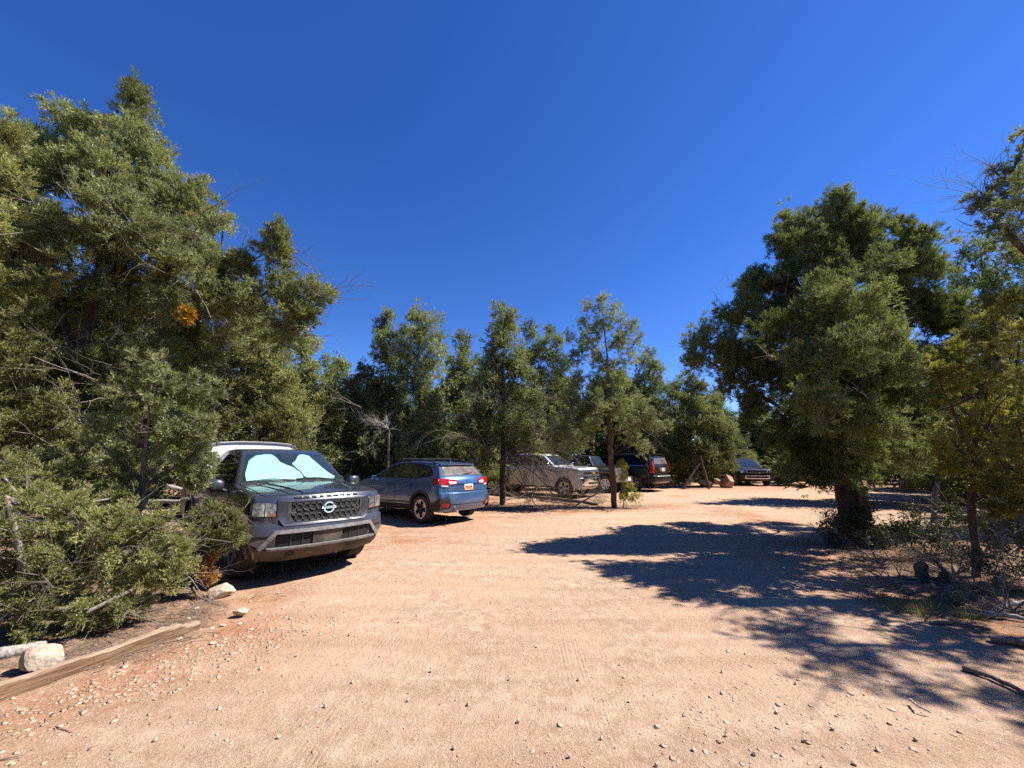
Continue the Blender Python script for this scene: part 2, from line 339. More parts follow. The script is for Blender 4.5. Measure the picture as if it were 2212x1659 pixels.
def build_ground():
    def ax(lo, hi, st, far):
        a = list(np.arange(lo, hi+1e-6, st)); s = st; v = hi
        while v < far[1]: s *= 1.16; v += s; a.append(v)
        s = st; v = lo; b = []
        while v > far[0]: s *= 1.16; v -= s; b.append(v)
        return np.array(b[::-1]+a)
    xs = ax(-7, 10, 0.045, (-700, 700)); ys = ax(1.2, 10, 0.045, (-60, 1200))
    X, Y = np.meshgrid(xs, ys); x, y = X.ravel(), Y.ravel(); Z = gz(x, y); lit, red = zones(x, y)
    nx, ny = len(xs), len(ys); i = np.arange(nx*ny).reshape(ny, nx)
    F = np.stack([i[:-1, :-1], i[:-1, 1:], i[1:, 1:], i[1:, :-1]], -1).reshape(-1, 4)
    m, n, l, p = new_mat('red_dirt_and_gravel'); p.inputs['Roughness'].default_value = 0.95; p.inputs['Specular IOR Level'].default_value = 0.12
    g = n.new('ShaderNodeNewGeometry'); P = g.outputs['Position']
    def attr(nm): a = n.new('ShaderNodeAttribute'); a.attribute_name = nm; return a.outputs['Fac']
    def noise(sc, det=6, rough=0.6): t = n.new('ShaderNodeTexNoise'); t.inputs['Scale'].default_value = sc; t.inputs['Detail'].default_value = det; t.inputs['Roughness'].default_value = rough; l.new(P, t.inputs['Vector']); return t.outputs['Fac']
    def mr(s, a, b, c=0.0, d=1.0, cl=True): t = n.new('ShaderNodeMapRange'); t.clamp = cl; l.new(s, t.inputs[0]); t.inputs[1].default_value = a; t.inputs[2].default_value = b; t.inputs[3].default_value = c; t.inputs[4].default_value = d; return t.outputs[0]
    def mth(op, a, b=None):
        t = n.new('ShaderNodeMath'); t.operation = op
        for k, q in enumerate((a, b)):
            if q is None: continue
            if isinstance(q, (int, float)): t.inputs[k].default_value = q
            else: l.new(q, t.inputs[k])
        return t.outputs[0]
    def mix(f, a, b, bt='MIX'):
        t = n.new('ShaderNodeMix'); t.data_type = 'RGBA'; t.blend_type = bt
        for k, q in ((0, f), (6, a), (7, b)):
            if isinstance(q, (int, float)): t.inputs[k].default_value = q
            elif isinstance(q, tuple): t.inputs[k].default_value = (*q, 1)
            else: l.new(q, t.inputs[k])
        return t.outputs[2]
    fine = noise(70, 6, 0.8); mid = noise(7, 7, 0.65); big = noise(0.7, 5, 0.6)
    road = mix(mr(mid, 0.35, 0.65), (0.44, 0.285, 0.185), (0.61, 0.445, 0.315))
    road = mix(mr(big, 0.42, 0.62), road, (0.54, 0.36, 0.235))
    redc = mix(mr(mid, 0.35, 0.65), (0.33, 0.140, 0.064), (0.45, 0.220, 0.115))
    c = mix(mth('MULTIPLY', attr('red'), mr(noise(1.6, 6, 0.7), 0.3, 0.6)), road, redc)
    mp = n.new('ShaderNodeMapping'); mp.inputs['Rotation'].default_value = (0, 0, -1.12); mp.inputs['Scale'].default_value = (0.35, 3.2, 1); l.new(P, mp.inputs['Vector'])
    sn = n.new('ShaderNodeTexNoise'); sn.inputs['Scale'].default_value = 1.0; sn.inputs['Detail'].default_value = 7; sn.inputs['Roughness'].default_value = 0.62; l.new(mp.outputs[0], sn.inputs['Vector'])
    c = mix(1.0, c, mix(mr(sn.outputs['Fac'], 0.36, 0.64), (0.93, 0.91, 0.88), (1.13, 1.15, 1.16)), 'MULTIPLY')
    duff = mix(mr(noise(30, 6, 0.75), 0.36, 0.66), (0.085, 0.050, 0.032), (0.34, 0.225, 0.15))
    c = mix(mth('MULTIPLY', attr('litter'), mr(noise(3.2, 6, 0.75), 0.32, 0.55)), c, duff)
    # flat pale stones pressed into the surface
    vo = n.new('ShaderNodeTexVoronoi'); vo.inputs['Scale'].default_value = 24; l.new(P, vo.inputs['Vector'])
    sz = mr(noise(1.3, 4, 0.6), 0.42, 0.72, 0.08, 0.46)
    st = mth('LESS_THAN', vo.outputs['Distance'], sz)
    vc = n.new('ShaderNodeSeparateColor'); l.new(vo.outputs['Color'], vc.inputs[0])
    st = mth('MULTIPLY', st, mth('GREATER_THAN', vc.outputs[0], 0.45))
    st = mth('MULTIPLY', st, mr(attr('litter'), 0.2, 0.9, 1.0, 0.25))
    c = mix(mth('MULTIPLY', st, 0.55), c, mix(vc.outputs[1], (0.52, 0.36, 0.25), (0.66, 0.52, 0.40)))
    c = mix(1.0, c, mix(mr(fine, 0.3, 0.7), (0.68, 0.66, 0.64), (1.22, 1.23, 1.24)), 'MULTIPLY')
    c = mix(1.0, c, (0.80, 0.795, 0.80), 'MULTIPLY')
    v2 = n.new('ShaderNodeTexVoronoi'); v2.inputs['Scale'].default_value = 75; l.new(P, v2.inputs['Vector']); s2 = n.new('ShaderNodeSeparateColor'); l.new(v2.outputs['Color'], s2.inputs[0])
    c = mix(mth('MULTIPLY', mth('LESS_THAN', v2.outputs['Distance'], 0.36), mr(s2.outputs[0], 0.55, 0.75, 0, 0.5)), c, mix(s2.outputs[1], (0.40, 0.26, 0.17), (0.74, 0.60, 0.46)))
    l.new(c, p.inputs['Base Color'])
    # relief: grit, stones and tyre prints that run along arcs
    sx = n.new('ShaderNodeSeparateXYZ'); l.new(P, sx.inputs[0])
    hgt = mth('ADD', mth('MULTIPLY', fine, 0.014), mth('MULTIPLY', noise(16, 5, 0.6), 0.022)); hgt = mth('ADD', hgt, mth('MULTIPLY', noise(150, 3, 0.6), 0.003))
    hgt = mth('ADD', hgt, mth('MULTIPLY', st, mth('MULTIPLY', mth('SUBTRACT', sz, vo.outputs['Distance']), 0.022)))
    hgt = mth('ADD', hgt, mth('MULTIPLY', sn.outputs['Fac'], 0.055)); hgt = mth('ADD', hgt, mth('MULTIPLY', mth('MAXIMUM', mth('SUBTRACT', 0.4, v2.outputs['Distance']), 0.0), 0.008))
    for (cx, cyy, rad, a0, seed) in ((-9.5, -7.0, 15.55, 0, 1), (-9.5, -7.0, 15.95, 0, 2), (8.6, 12.6, 9.9, 0, 3), (8.6, 12.6, 11.5, 0, 4), (-3.2, -9.5, 13.1, 0, 5), (-3.2, -9.5, 14.7, 0, 6), (40, 3.0, 39.5, 0, 7), (40, 3.0, 41.1, 0, 8), (-1.0, -4.2, 8.1, 0, 9)):
        dx = mth('SUBTRACT', sx.outputs[0], cx); dy = mth('SUBTRACT', sx.outputs[1], cyy)
        dd = mth('SUBTRACT', mth('SQRT', mth('ADD', mth('MULTIPLY', dx, dx), mth('MULTIPLY', dy, dy))), rad)
        ad = mth('ABSOLUTE', dd); mask = mr(ad, 0.10, 0.125, 1, 0)
        mask = mth('MULTIPLY', mask, mr(noise(1.1+seed*0.07, 5, 0.75), 0.42, 0.66))
        ang = mth('MULTIPLY', mth('ARCTAN2', dy, dx), rad)
        rib = mth('SINE', mth('MULTIPLY', ad, 190.0))
        chev = mth('SINE', mth('ADD', mth('MULTIPLY', ang, 210.0), mth('MULTIPLY', ad, 60.0)))
        pr = mth('MULTIPLY', mask, mth('ADD', mth('MULTIPLY', rib, 0.0028), mth('MULTIPLY', chev, 0.0014 if seed % 2 else 0.0004)))
        hgt = mth('ADD', hgt, pr)
    b = n.new('ShaderNodeBump'); b.inputs['Strength'].default_value = 0.9; b.inputs['Distance'].default_value = 1.0; l.new(hgt, b.inputs['Height']); l.new(b.outputs[0], p.inputs['Normal'])
    me = np_mesh('ground', np.stack([x, y, Z], 1), F, m, smooth=True)
    for nm, arr in (('litter', lit), ('red', red)):
        a = me.attributes.new(nm, 'FLOAT', 'POINT'); a.data.foreach_set('value', arr.astype(np.float32))
    o = link('ground', me); tag(o, 'red and tan dirt ground with gravel and tyre prints', None, None, 'structure')
build_ground()

# ---------------------------------------------------------------- loose stones
ICO = None
def ico(sub=1):
    bm = bmesh.new(); bmesh.ops.create_icosphere(bm, subdivisions=sub, radius=1.0)
    V = np.array([v.co[:] for v in bm.verts]); F = np.array([[v.index for v in f.verts] for f in bm.faces]); bm.free(); return V, F
def scatter_stones(name, pos, size, mat, flat=(0.35, 0.8), seed=1):
    """many loose stones as one mesh"""
    g = np.random.default_rng(seed); V0, F0 = ico(1); n = len(pos); k = len(V0)
    # a library of angular stones
    lib = []
    for j in range(12):
        v = V0*(0.65+0.5*g.random((k, 1)))
        for q in range(4):
            d = g.normal(size=3); d /= np.linalg.norm(d); c = 0.45+0.3*g.random(); t = v@d; v = v-np.maximum(t-c, 0)[:, None]*d
        lib.append(v)
    lib = np.array(lib); idx = g.integers(0, 12, n); V = lib[idx]
    sc = np.stack([size*(0.7+0.7*g.random(n)), size*(0.6+0.5*g.random(n)), size*g.uniform(*flat, n)], 1)
    V = V*sc[:, None, :]
    a = g.random(n)*6.283; ca, sa = np.cos(a), np.sin(a); tl = g.normal(0, 0.2, n)
    X = V[:, :, 0]*ca[:, None]-V[:, :, 1]*sa[:, None]; Y = V[:, :, 0]*sa[:, None]+V[:, :, 1]*ca[:, None]; Z = V[:, :, 2]+X*tl[:, None]
    V = np.stack([X+pos[:, 0, None], Y+pos[:, 1, None], Z+pos[:, 2, None]+(sc[:, 2]*0.30)[:, None]], -1).reshape(-1, 3)
    F = (F0[None]+(np.arange(n)*k)[:, None, None]).reshape(-1, 3)
    return np_mesh(name, V, F, mat, tint=np.repeat(g.random(n), len(F0)))
def tint_stone(name):
    m, n, l, p = new_mat(name); p.inputs['Roughness'].default_value = 0.9; p.inputs['Specular IOR Level'].default_value = 0.2
    a = n.new('ShaderNodeAttribute'); a.attribute_name = 'tint'; cr = n.new('ShaderNodeValToRGB'); e = cr.color_ramp.elements
    e[0].color = (0.44, 0.27, 0.17, 1); e[1].color = (0.62, 0.48, 0.35, 1); x = e.new(0.45); x.color = (0.52, 0.36, 0.245, 1); l.new(a.outputs['Fac'], cr.inputs[0])
    g = n.new('ShaderNodeNewGeometry'); t = n.new('ShaderNodeTexNoise'); t.inputs['Scale'].default_value = 60; l.new(g.outputs['Position'], t.inputs['Vector'])
    r = n.new('ShaderNodeMapRange'); r.inputs[1].default_value = 0.3; r.inputs[2].default_value = 0.7; r.inputs[3].default_value = 0.63; r.inputs[4].default_value = 0.88; l.new(t.outputs['Fac'], r.inputs[0])
    mx = n.new('ShaderNodeMix'); mx.data_type = 'RGBA'; mx.blend_type = 'MULTIPLY'; mx.inputs[0].default_value = 1; l.new(cr.outputs[0], mx.inputs[6]); l.new(r.outputs[0], mx.inputs[7]); l.new(mx.outputs[2], p.inputs['Base Color'])
    return m
M['gravel'] = tint_stone('gravel_stone')
def build_gravel():
    g = np.random.default_rng(3); P = []; S = []
    # spread over the lot, denser near the camera
    n = 52000; r = 2.0+18*g.random(n)**1.7; a = g.uniform(-1.0, 1.0, n); x = r*np.sin(a); y = r*np.cos(a)
    lit, red = zones(x, y); dens = 0.25+1.0*sstep(0.42, 0.66, vnoise(x, y, 31, 3, 0.8)); keep = g.random(n) < dens*(1-0.8*lit)*(1-0.55*red)
    x, y = x[keep], y[keep]; s = 0.003+0.011*g.random(len(x))**4
    P.append((x, y)); S.append(s)
    # drift of pale chips along the left edge and at the lower right
    for (ax_, ay, bx, by, w, m) in ((-3.4, 2.15, -2.15, 4.05, 0.28, 2300), (-2.9, 3.0, -2.0, 4.4, 0.25, 1000), (0.9, 2.3, 2.3, 3.1, 0.45, 700), (2.2, 14.2, 4.8, 12.6, 0.35, 600)):
        t = g.random(m); x = ax_+(bx-ax_)*t+g.normal(0, w, m); y = ay+(by-ay)*t+g.normal(0, w*0.7, m)
        P.append((x, y)); S.append(0.003+0.024*g.random(m)**4)
    x = np.concatenate([p[0] for p in P]); y = np.concatenate([p[1] for p in P]); s = np.concatenate(S)
    me = scatter_stones('gravel', np.stack([x, y, gz(x, y)], 1), s, M['gravel'], (0.10, 0.30), 5)
    o = link('gravel', me); tag(o, 'loose pale gravel chips strewn over the dirt lot', 'gravel', None, 'stuff')
build_gravel()
# ---------------------------------------------------------------- vehicles
from mathutils.geometry import delaunay_2d_cdt
M['gunmetal'] = paint('gunmetal_paint', (0.052, 0.060, 0.078), 0.5, 0.28, 0.20, 0.5, 0.95)
M['blue'] = paint('blue_paint', (0.055, 0.135, 0.31), 0.5, 0.26, 0.22, 0.12)
M['white'] = paint('white_paint', (0.70, 0.70, 0.70), 0.0, 0.35, 0.0, 0.0)
M['black'] = paint('black_paint', (0.005, 0.005, 0.006), 0.0, 0.45, 0.10, 0.0)
M['black'].node_tree.nodes['Principled BSDF'].inputs['Specular IOR Level'].default_value = 0.15
M['black'].node_tree.nodes['Principled BSDF'].inputs['Coat IOR'].default_value = 1.25
M['dull_glass'] = pmat('tinted_glass', (0.004, 0.004, 0.005), 0.12, 0, 0, 0.12)
M['charcoal'] = paint('charcoal_paint', (0.022, 0.028, 0.036), 0.4, 0.28, 0.12, 0.0)
M['fiber'] = pmat('white_fibreglass', (0.68, 0.68, 0.67), 0.35, 0, 0.3)
M['plastic'] = pmat('black_plastic', (0.022, 0.022, 0.024), 0.6, 0, 0, 0.4, 0.25, 6)
M['plastic_dusty'] = pmat('dusty_black_plastic', (0.075, 0.060, 0.050), 0.8, 0, 0, 0.3, 0.5, 5, 0.1)
M['grey_plastic'] = pmat('grey_plastic', (0.17, 0.165, 0.16), 0.6, 0, 0, 0.4, 0.3, 14)
M['void'] = pmat('dark_opening', (0.004, 0.004, 0.004), 0.8)
M['glass'] = pmat('dark_glass', (0.008, 0.010, 0.012), 0.03, 0, 0, 0.7)
M['dusty_glass'] = pmat('dusty_glass', (0.12, 0.10, 0.085), 0.35, 0, 0.4, 0.5, 0.5, 4)
M['blue_glass'] = pmat('windscreen_glass', (0.02, 0.03, 0.045), 0.03, 0, 0, 0.9)
M['screen'] = glass_clear('clear_windscreen', (0.84, 0.93, 0.91))
M['chrome'] = pmat('chrome', (0.75, 0.75, 0.75), 0.12, 1.0)
M['silver'] = pmat('silver_metal', (0.62, 0.62, 0.62), 0.3, 0.8)
M['lamp'] = pmat('lamp_reflector', (0.55, 0.58, 0.62), 0.15, 0.85, 0.8, 0.5, 0.75, 26)
M['red_lens'] = pmat('red_lens', (0.36, 0.008, 0.008), 0.12, 0, 0.8)
M['amber'] = pmat('amber_lens', (0.26, 0.11, 0.07), 0.15, 0, 0.8)
M['clear_lens'] = pmat('clear_lens', (0.72, 0.68, 0.68), 0.12, 0.2, 0.8)
M['tyre'] = pmat('tyre_rubber', (0.050, 0.042, 0.037), 0.85, 0, 0, 0.3, 0.35, 9)
M['plate'] = pmat('plate_white', (0.80, 0.79, 0.76), 0.4)
M['plate_orange'] = pmat('plate_orange', (0.78, 0.24, 0.08), 0.4)
M['plate_ink'] = pmat('plate_ink', (0.16, 0.06, 0.05), 0.5)
M['mesh_grey'] = pmat('grille_grey', (0.05, 0.05, 0.05), 0.6, 0, 0, 0.4, 0.35, 14)
M['gold'] = pmat('gold_badge', (0.62, 0.38, 0.10), 0.3, 0.6)
M['letter'] = pmat('badge_letters', (0.34, 0.35, 0.37), 0.25, 0.7)
M['sunshade'] = pmat('pale_green_sunshade', (0.55, 0.66, 0.60), 0.6, 0, 0, 0.3, 0.10, 4, 0.9, 4)
M['shade_rim'] = pmat('dark_piping', (0.03, 0.05, 0.06), 0.7)

class Car:
    def __init__(s, name, label, cat, loc, ang, outline, nf, nr, wtab, wb, tr, mat, curve=(0.16, 0.10), ra=None, sill=0.34, rnd=0.045, track=None, tw=0.23, crown=0.035, zcr=1.0):
        s.root = thing(name, label, cat, loc, ang)
        s.O = np.array(outline, float); s.wt = np.array(wtab, float).T; s.wb = wb; s.tr = tr; s.mat = mat
        s.hw = s.wt[1].max(); s.cf, s.cr = curve; s.x1 = s.O[:, 0].max(); s.x2 = s.O[:, 0].min(); s.crown = crown; s.zcr = zcr
        f = s.O[:nf]; s.xf_t = (f[:, 1], f[:, 0]); r = s.O[-nr:][::-1]; s.xr_t = (r[:, 1], r[:, 0])
        s.ra = ra or tr+0.075; s.sill = sill; s.tw = tw; s.track = track or (s.hw-0.02-tw/2)*2
        # closed silhouette with wheel arches
        pts = [tuple(p) for p in s.O]
        for cx in (-wb, 0):
            c0 = math.asin(max(-1, min(1, (sill-tr)/s.ra)))
            pts += [(cx+s.ra*math.cos(a), tr+s.ra*math.sin(a)) for a in np.linspace(math.pi-c0, c0, 17)]
        P = []
        for i in range(len(pts)):
            a = np.array(pts[i]); b = np.array(pts[(i+1) % len(pts)]); n = max(1, int(np.linalg.norm(b-a)/0.09))
            for k in range(n): P.append(a+(b-a)*k/n)
        P = np.array(P); N = len(P)
        area = 0.5*np.sum(P[:, 0]*np.roll(P[:, 1], -1)-np.roll(P[:, 0], -1)*P[:, 1])
        if area < 0: P = P[::-1].copy()
        e = np.roll(P, -1, 0)-P; e /= np.linalg.norm(e, axis=1)[:, None]; nrm = np.stack([-e[:, 1], e[:, 0]], 1)
        vn = nrm+np.roll(nrm, 1, 0); ln = np.linalg.norm(vn, axis=1)[:, None]; vn = vn/ln*np.minimum(1.6, 2/ln)
        r = np.full(N, rnd); low = P[:, 1] < 0.9*tr*2+0.1; arch = np.minimum(np.hypot(P[:, 0], P[:, 1]-tr), np.hypot(P[:, 0]+wb, P[:, 1]-tr)) < s.ra+0.05
        r[arch] = 0.015; r[(P[:, 1] < sill+0.05)] = 0.02
        I = P+vn*r[:, None]
        # interior points
        gx, gz_ = np.meshgrid(np.arange(s.x2, s.x1, 0.11), np.arange(0.2, 2.2, 0.07)); Q = np.stack([gx.ravel(), gz_.ravel()], 1)
        inside = np.zeros(len(Q), bool)
        for i in range(N):
            a, b = I[i], I[(i+1) % N]; cond = ((a[1] > Q[:, 1]) != (b[1] > Q[:, 1])); xx = a[0]+(Q[:, 1]-a[1])*(b[0]-a[0])/((b[1]-a[1]) if abs(b[1]-a[1]) > 1e-9 else 1e-9); inside ^= cond & (Q[:, 0] < xx)
        dm = np.min(np.linalg.norm(Q[:, None]-I[None], axis=2), axis=1); Q = Q[inside & (dm > 0.035)]
        A = np.concatenate([I, Q]); vo, eo, fo, ov, oe, of = delaunay_2d_cdt([Vector(p) for p in A], [(i, (i+1) % N) for i in range(N)], [list(range(N))], 1, 1e-5)
        S2 = np.array([tuple(v) for v in vo]); back = {}
        for k, l_ in enumerate(ov):
            for q in l_: back[q] = k
        W = s.W(S2[:, 0], S2[:, 1]); V = []; F = []
        L = s.D(np.stack([S2[:, 0], W, S2[:, 1]], 1)); Rr = s.D(np.stack([S2[:, 0], -W, S2[:, 1]], 1)); n2 = len(S2)
        V = list(L)+list(Rr); F = [list(f) for f in fo]+[[i+n2 for i in f[::-1]] for f in fo]
        rows = []
        WI = s.W(I[:, 0], I[:, 1]); ph = [30, 60, 90]
        for a in ph: t = R(a); rows.append(np.stack([*(P+vn*(r*(1-math.sin(t)))[:, None]).T, WI-r*(1-math.cos(t))], 1))
        Y0 = WI-r
        for f in (0.75, 0.5, 0.25, 0.0, -0.25, -0.5, -0.75): rows.append(np.stack([*P.T, Y0*f], 1))
        for a in ph[::-1]: t = R(a); rows.append(np.stack([*(P+vn*(r*(1-math.sin(t)))[:, None]).T, -(WI-r*(1-math.cos(t)))], 1))
        ids = [np.array([back[i] for i in range(N)])]
        for q in rows: ids.append(np.arange(N)+len(V)); V += list(s.D(q[:, [0, 2, 1]]))
        ids.append(np.array([back[i]+n2 for i in range(N)]))
        for a, b in zip(ids[:-1], ids[1:]):
            for i in range(N): j = (i+1) % N; F.append([a[i], a[j], b[j], b[i]])
        me = py_mesh('body', V, F, mat); fix_normals(me); me.polygons.foreach_set('use_smooth', np.ones(len(me.polygons), bool)); me.set_sharp_from_angle(angle=R(38))
        s.body = link('body', me, s.root)
        mb = MB(); mb.box(((s.x1+s.x2)/2, 0, sill+0.12), (s.x1-s.x2-0.5, (s.track-tw)-0.1, 0.3)); mb.tube([(0, -s.track/2+.1, tr), (0, s.track/2-.1, tr)], 0.05); mb.tube([(-wb, -s.track/2+.1, tr), (-wb, s.track/2-.1, tr)], 0.06)
        mb.obj('chassis', M['void'], s.root)
    def W(s, x, z): return np.interp(z, s.wt[0], s.wt[1])
    def D(s, P):
        P = np.array(P, float); yn = np.clip(np.abs(P[:, 1])/s.hw, 0, 1.05)
        tf = sstep(s.x1-0.75, s.x1, P[:, 0]); tr_ = sstep(s.x2+0.75, s.x2, P[:, 0])
        P[:, 0] += -s.cf*yn**2.6*tf+s.cr*yn**2.6*tr_
        P[:, 2] += s.crown*(1-np.minimum(yn, 1)**2)*sstep(s.zcr, s.zcr+0.25, P[:, 2])
        return P
    # surface maps
    def front(s, y, z, o): y, z = np.broadcast_arrays(np.asarray(y, float), np.asarray(z, float)); return s.D(np.stack([np.interp(z, *s.xf_t)+0*y, y, z], 1))+np.array([o, 0, 0])
    def rear(s, y, z, o): y, z = np.broadcast_arrays(np.asarray(y, float), np.asarray(z, float)); return s.D(np.stack([np.interp(z, *s.xr_t)+0*y, y, z], 1))-np.array([o, 0, 0])
    def side(s, sg):
        def f(x, z, o): x, z = np.broadcast_arrays(np.asarray(x, float), np.asarray(z, float)); return s.D(np.stack([x, sg*s.W(x, z), z], 1))+np.array([0, sg*o, 0])
        return f
    def top(s, pl):                  # u: 0..1 along the profile line pl [(x,z)], v: fraction of the half width
        pl = np.array(pl, float); d = np.r_[0, np.cumsum(np.linalg.norm(np.diff(pl, axis=0), axis=1))]; d /= d[-1]
        def f(u, v, o):
            u, v = np.broadcast_arrays(np.asarray(u, float), np.asarray(v, float))
            x = np.interp(u, d, pl[:, 0]); z = np.interp(u, d, pl[:, 1]); e = 0.02
            dx = np.interp(u+e, d, pl[:, 0])-np.interp(u-e, d, pl[:, 0]); dz = np.interp(u+e, d, pl[:, 1])-np.interp(u-e, d, pl[:, 1]); ln = np.hypot(dx, dz)+1e-9
            nx, nz = dz/ln, -dx/ln; sg = np.where(nz < 0, -1, 1); nx, nz = nx*sg, nz*sg
            return s.D(np.stack([x, v*s.W(x, z), z], 1))+np.stack([nx*o, 0*nx, nz*o], 1)
        return f
    def put(s, name, polys, Mf, mat, off=0.004, thick=0.02, du=0.12, dv=None, parent=None, rnd=0.0):
        if not isinstance(polys[0][0], (tuple, list, np.ndarray)): polys = [polys]
        if rnd: polys = [round_poly(p, rnd) for p in polys]
        return link(name, panel_mesh(name, polys, Mf, off, thick, mat, du, dv), parent or s.root)
    def both(s, name, poly, mat, off=0.004, thick=0.02, rnd=0.0, du=0.25, dv=0.12, parent=None):
        return [s.put(name, poly, s.side(g), mat, off, thick, du, dv, parent, rnd) for g in (1, -1)]
    def mirror2(s, name, poly, Mf, mat, **k):   # a piece of the front or rear and its mirror image
        a = s.put(name, poly, Mf, mat, **k); b = s.put(name, [(-y, z) for y, z in poly][::-1], Mf, mat, **k); return a, b
    def text(s, name, txt, size, Mf, u, v, mat, off=0.03, mirror=1, stretch=1.0, parent=None): return link(name, text_mesh(name, txt, size, Mf, u, v, off, mat, mirror, stretch), parent or s.root)
    def wheels(s, spokes=5, rimmat='silver', rim_r=None, style='split', face=None):
        rr = rim_r or s.tr*0.66; tr, tw = s.tr, s.tw; h = tw/2
        mb = MB(); prof = [(rr*0.98, -h*0.75), (rr*1.02, -h*0.92), (tr*0.86, -h), (tr*0.955, -h*0.94), (tr*0.992, -h*0.80)]
        for a, b in ((-0.62, -0.50), (-0.26, -0.14), (0.14, 0.26), (0.50, 0.62)):
            prof += [(tr, h*a), (tr-0.011, h*a+0.001), (tr-0.011, h*b-0.001), (tr, h*b)]
        prof += [(tr*0.992, h*0.80), (tr*0.955, h*0.94), (tr*0.86, h), (rr*1.02, h*0.92), (rr*0.98, h*0.75)]
        mb.lathe(prof, 40); tyre = mb.mesh('tyre', M['tyre'], 30)
        # rim: outer ring and spokes on the +y face
        mb = MB(); mb.lathe([(rr*0.88, h*0.55), (rr*0.90, h*0.80), (rr, h*0.86), (rr*1.01, h*0.7), (rr*0.98, -h*0.7), (rr*0.93, -h*0.7), (rr*0.9, h*0.4)], 40, closed=True)
        def bar(a, r0, r1, w0, w1, y0, y1, t=0.02):
            c, sn = math.cos(a), math.sin(a); V = []
            for r, w, y in ((r0, w0, y0), (r1, w1, y1)):
                for sg in (-1, 1):
                    for q in (0, -t): V.append((r*c-sg*w*sn, y+q, r*sn+sg*w*c))
            mb.add(V, [(0, 2, 6, 4), (1, 5, 7, 3), (0, 4, 5, 1), (2, 3, 7, 6), (0, 1, 3, 2), (4, 6, 7, 5)])
        for k in range(spokes):
            a = 2*math.pi*k/spokes+0.3
            if style == 'split':
                for q in (-1, 1): bar(a+q*0.10, 0.05, rr*0.92, 0.022, 0.012, h*0.72, h*0.74); bar(a+q*0.23, rr*0.5, rr*0.92, 0.012, 0.016, h*0.70, h*0.74)
            else: bar(a, 0.04, rr*0.92, 0.034, 0.026, h*0.70, h*0.72)
        mb.lathe([(0.001, h*0.78), (0.05, h*0.76), (0.065, h*0.66), (0.065, h*0.3)], 16)
        rim = mb.mesh('rim', M[rimmat], 35)
        mb = MB(); mb.lathe([(0.001, h*0.45), (rr*0.9, h*0.42), (rr*0.92, -h*0.6), (0.001, -h*0.6)], 24); disc = mb.mesh('wheel', M['void'], 35)
        first = None
        for cx in (0, -s.wb):
            for sg in (1, -1):
                w = link('wheel', disc, s.root); w.location = (cx, sg*s.track/2, tr); w.rotation_euler = (0, 0.4*sg+cx, 0 if sg > 0 else math.pi)
                link('tyre', tyre, w); link('rim', rim, w)
                if face: link('spoke_face', face, w)
    def flare(s, r0, r1, mat, off=0.012, name='wheel_arch_trim', a0=-8, a1=188):
        for cx in (0, -s.wb):
            an = np.radians(np.linspace(a0, a1, 25)); o = [(cx+r1*math.cos(a), s.tr+r1*math.sin(a)) for a in an]; i = [(cx+r0*math.cos(a), s.tr+r0*math.sin(a)) for a in an]
            polys = [[o[k], o[k+1], i[k+1], i[k]] for k in range(24)]
            for g in (1, -1):
                me = panel_mesh(name, polys, s.side(g), off, off+0.05, mat); link(name, me, s.root)
    def mirrors(s, x, z, mat, size=(0.16, 0.20, 0.17), reach=0.10):
        for g in (1, -1):
            w = float(s.W(x, z)); mb = MB(); V, F = ico(2); V = np.sign(V)*np.abs(V)**0.7; V = V/np.abs(V).max(0)
            c = np.array([x, g*(w+reach+size[1]/2), z+size[2]/2]); P = V*np.array(size)/2; P[:, 0] *= 1-0.25*(P[:, 1]*g/size[1]+0.5); mb.add(P+c, F)
            mb.tube([(x-.02, g*(w-.03), z-0.02), (x, g*(w+reach), z+0.02), (x, g*(w+reach+0.05), z+0.06)], 0.025, 6)
            o = mb.obj('mirror', mat, s.root, 50)
            q = MB(); q.box((c[0]-size[0]*0.49, c[1], c[2]), (0.01, size[1]*0.8, size[2]*0.75)); q.obj('mirror_glass', M['chrome'], o)
    def handle(s, x, z, mat, parent, g, L=0.16):
        s.put('handle', [(x-L/2, z-.014), (x+L/2, z-.014), (x+L/2, z+.014), (x-L/2, z+.014)], s.side(g), mat, 0.045, 0.02, 0.1, None, parent, 0.01)
    def doors(s, polys, hx, hz, hmat=None):
        for g in (1, -1):
            for p, x in zip(polys, hx):
                d = s.put('door', p, s.side(g), s.mat, 0.006, 0.02, 0.25, 0.1, None, 0.05)
                s.handle(x, hz, hmat or s.mat, d, g)
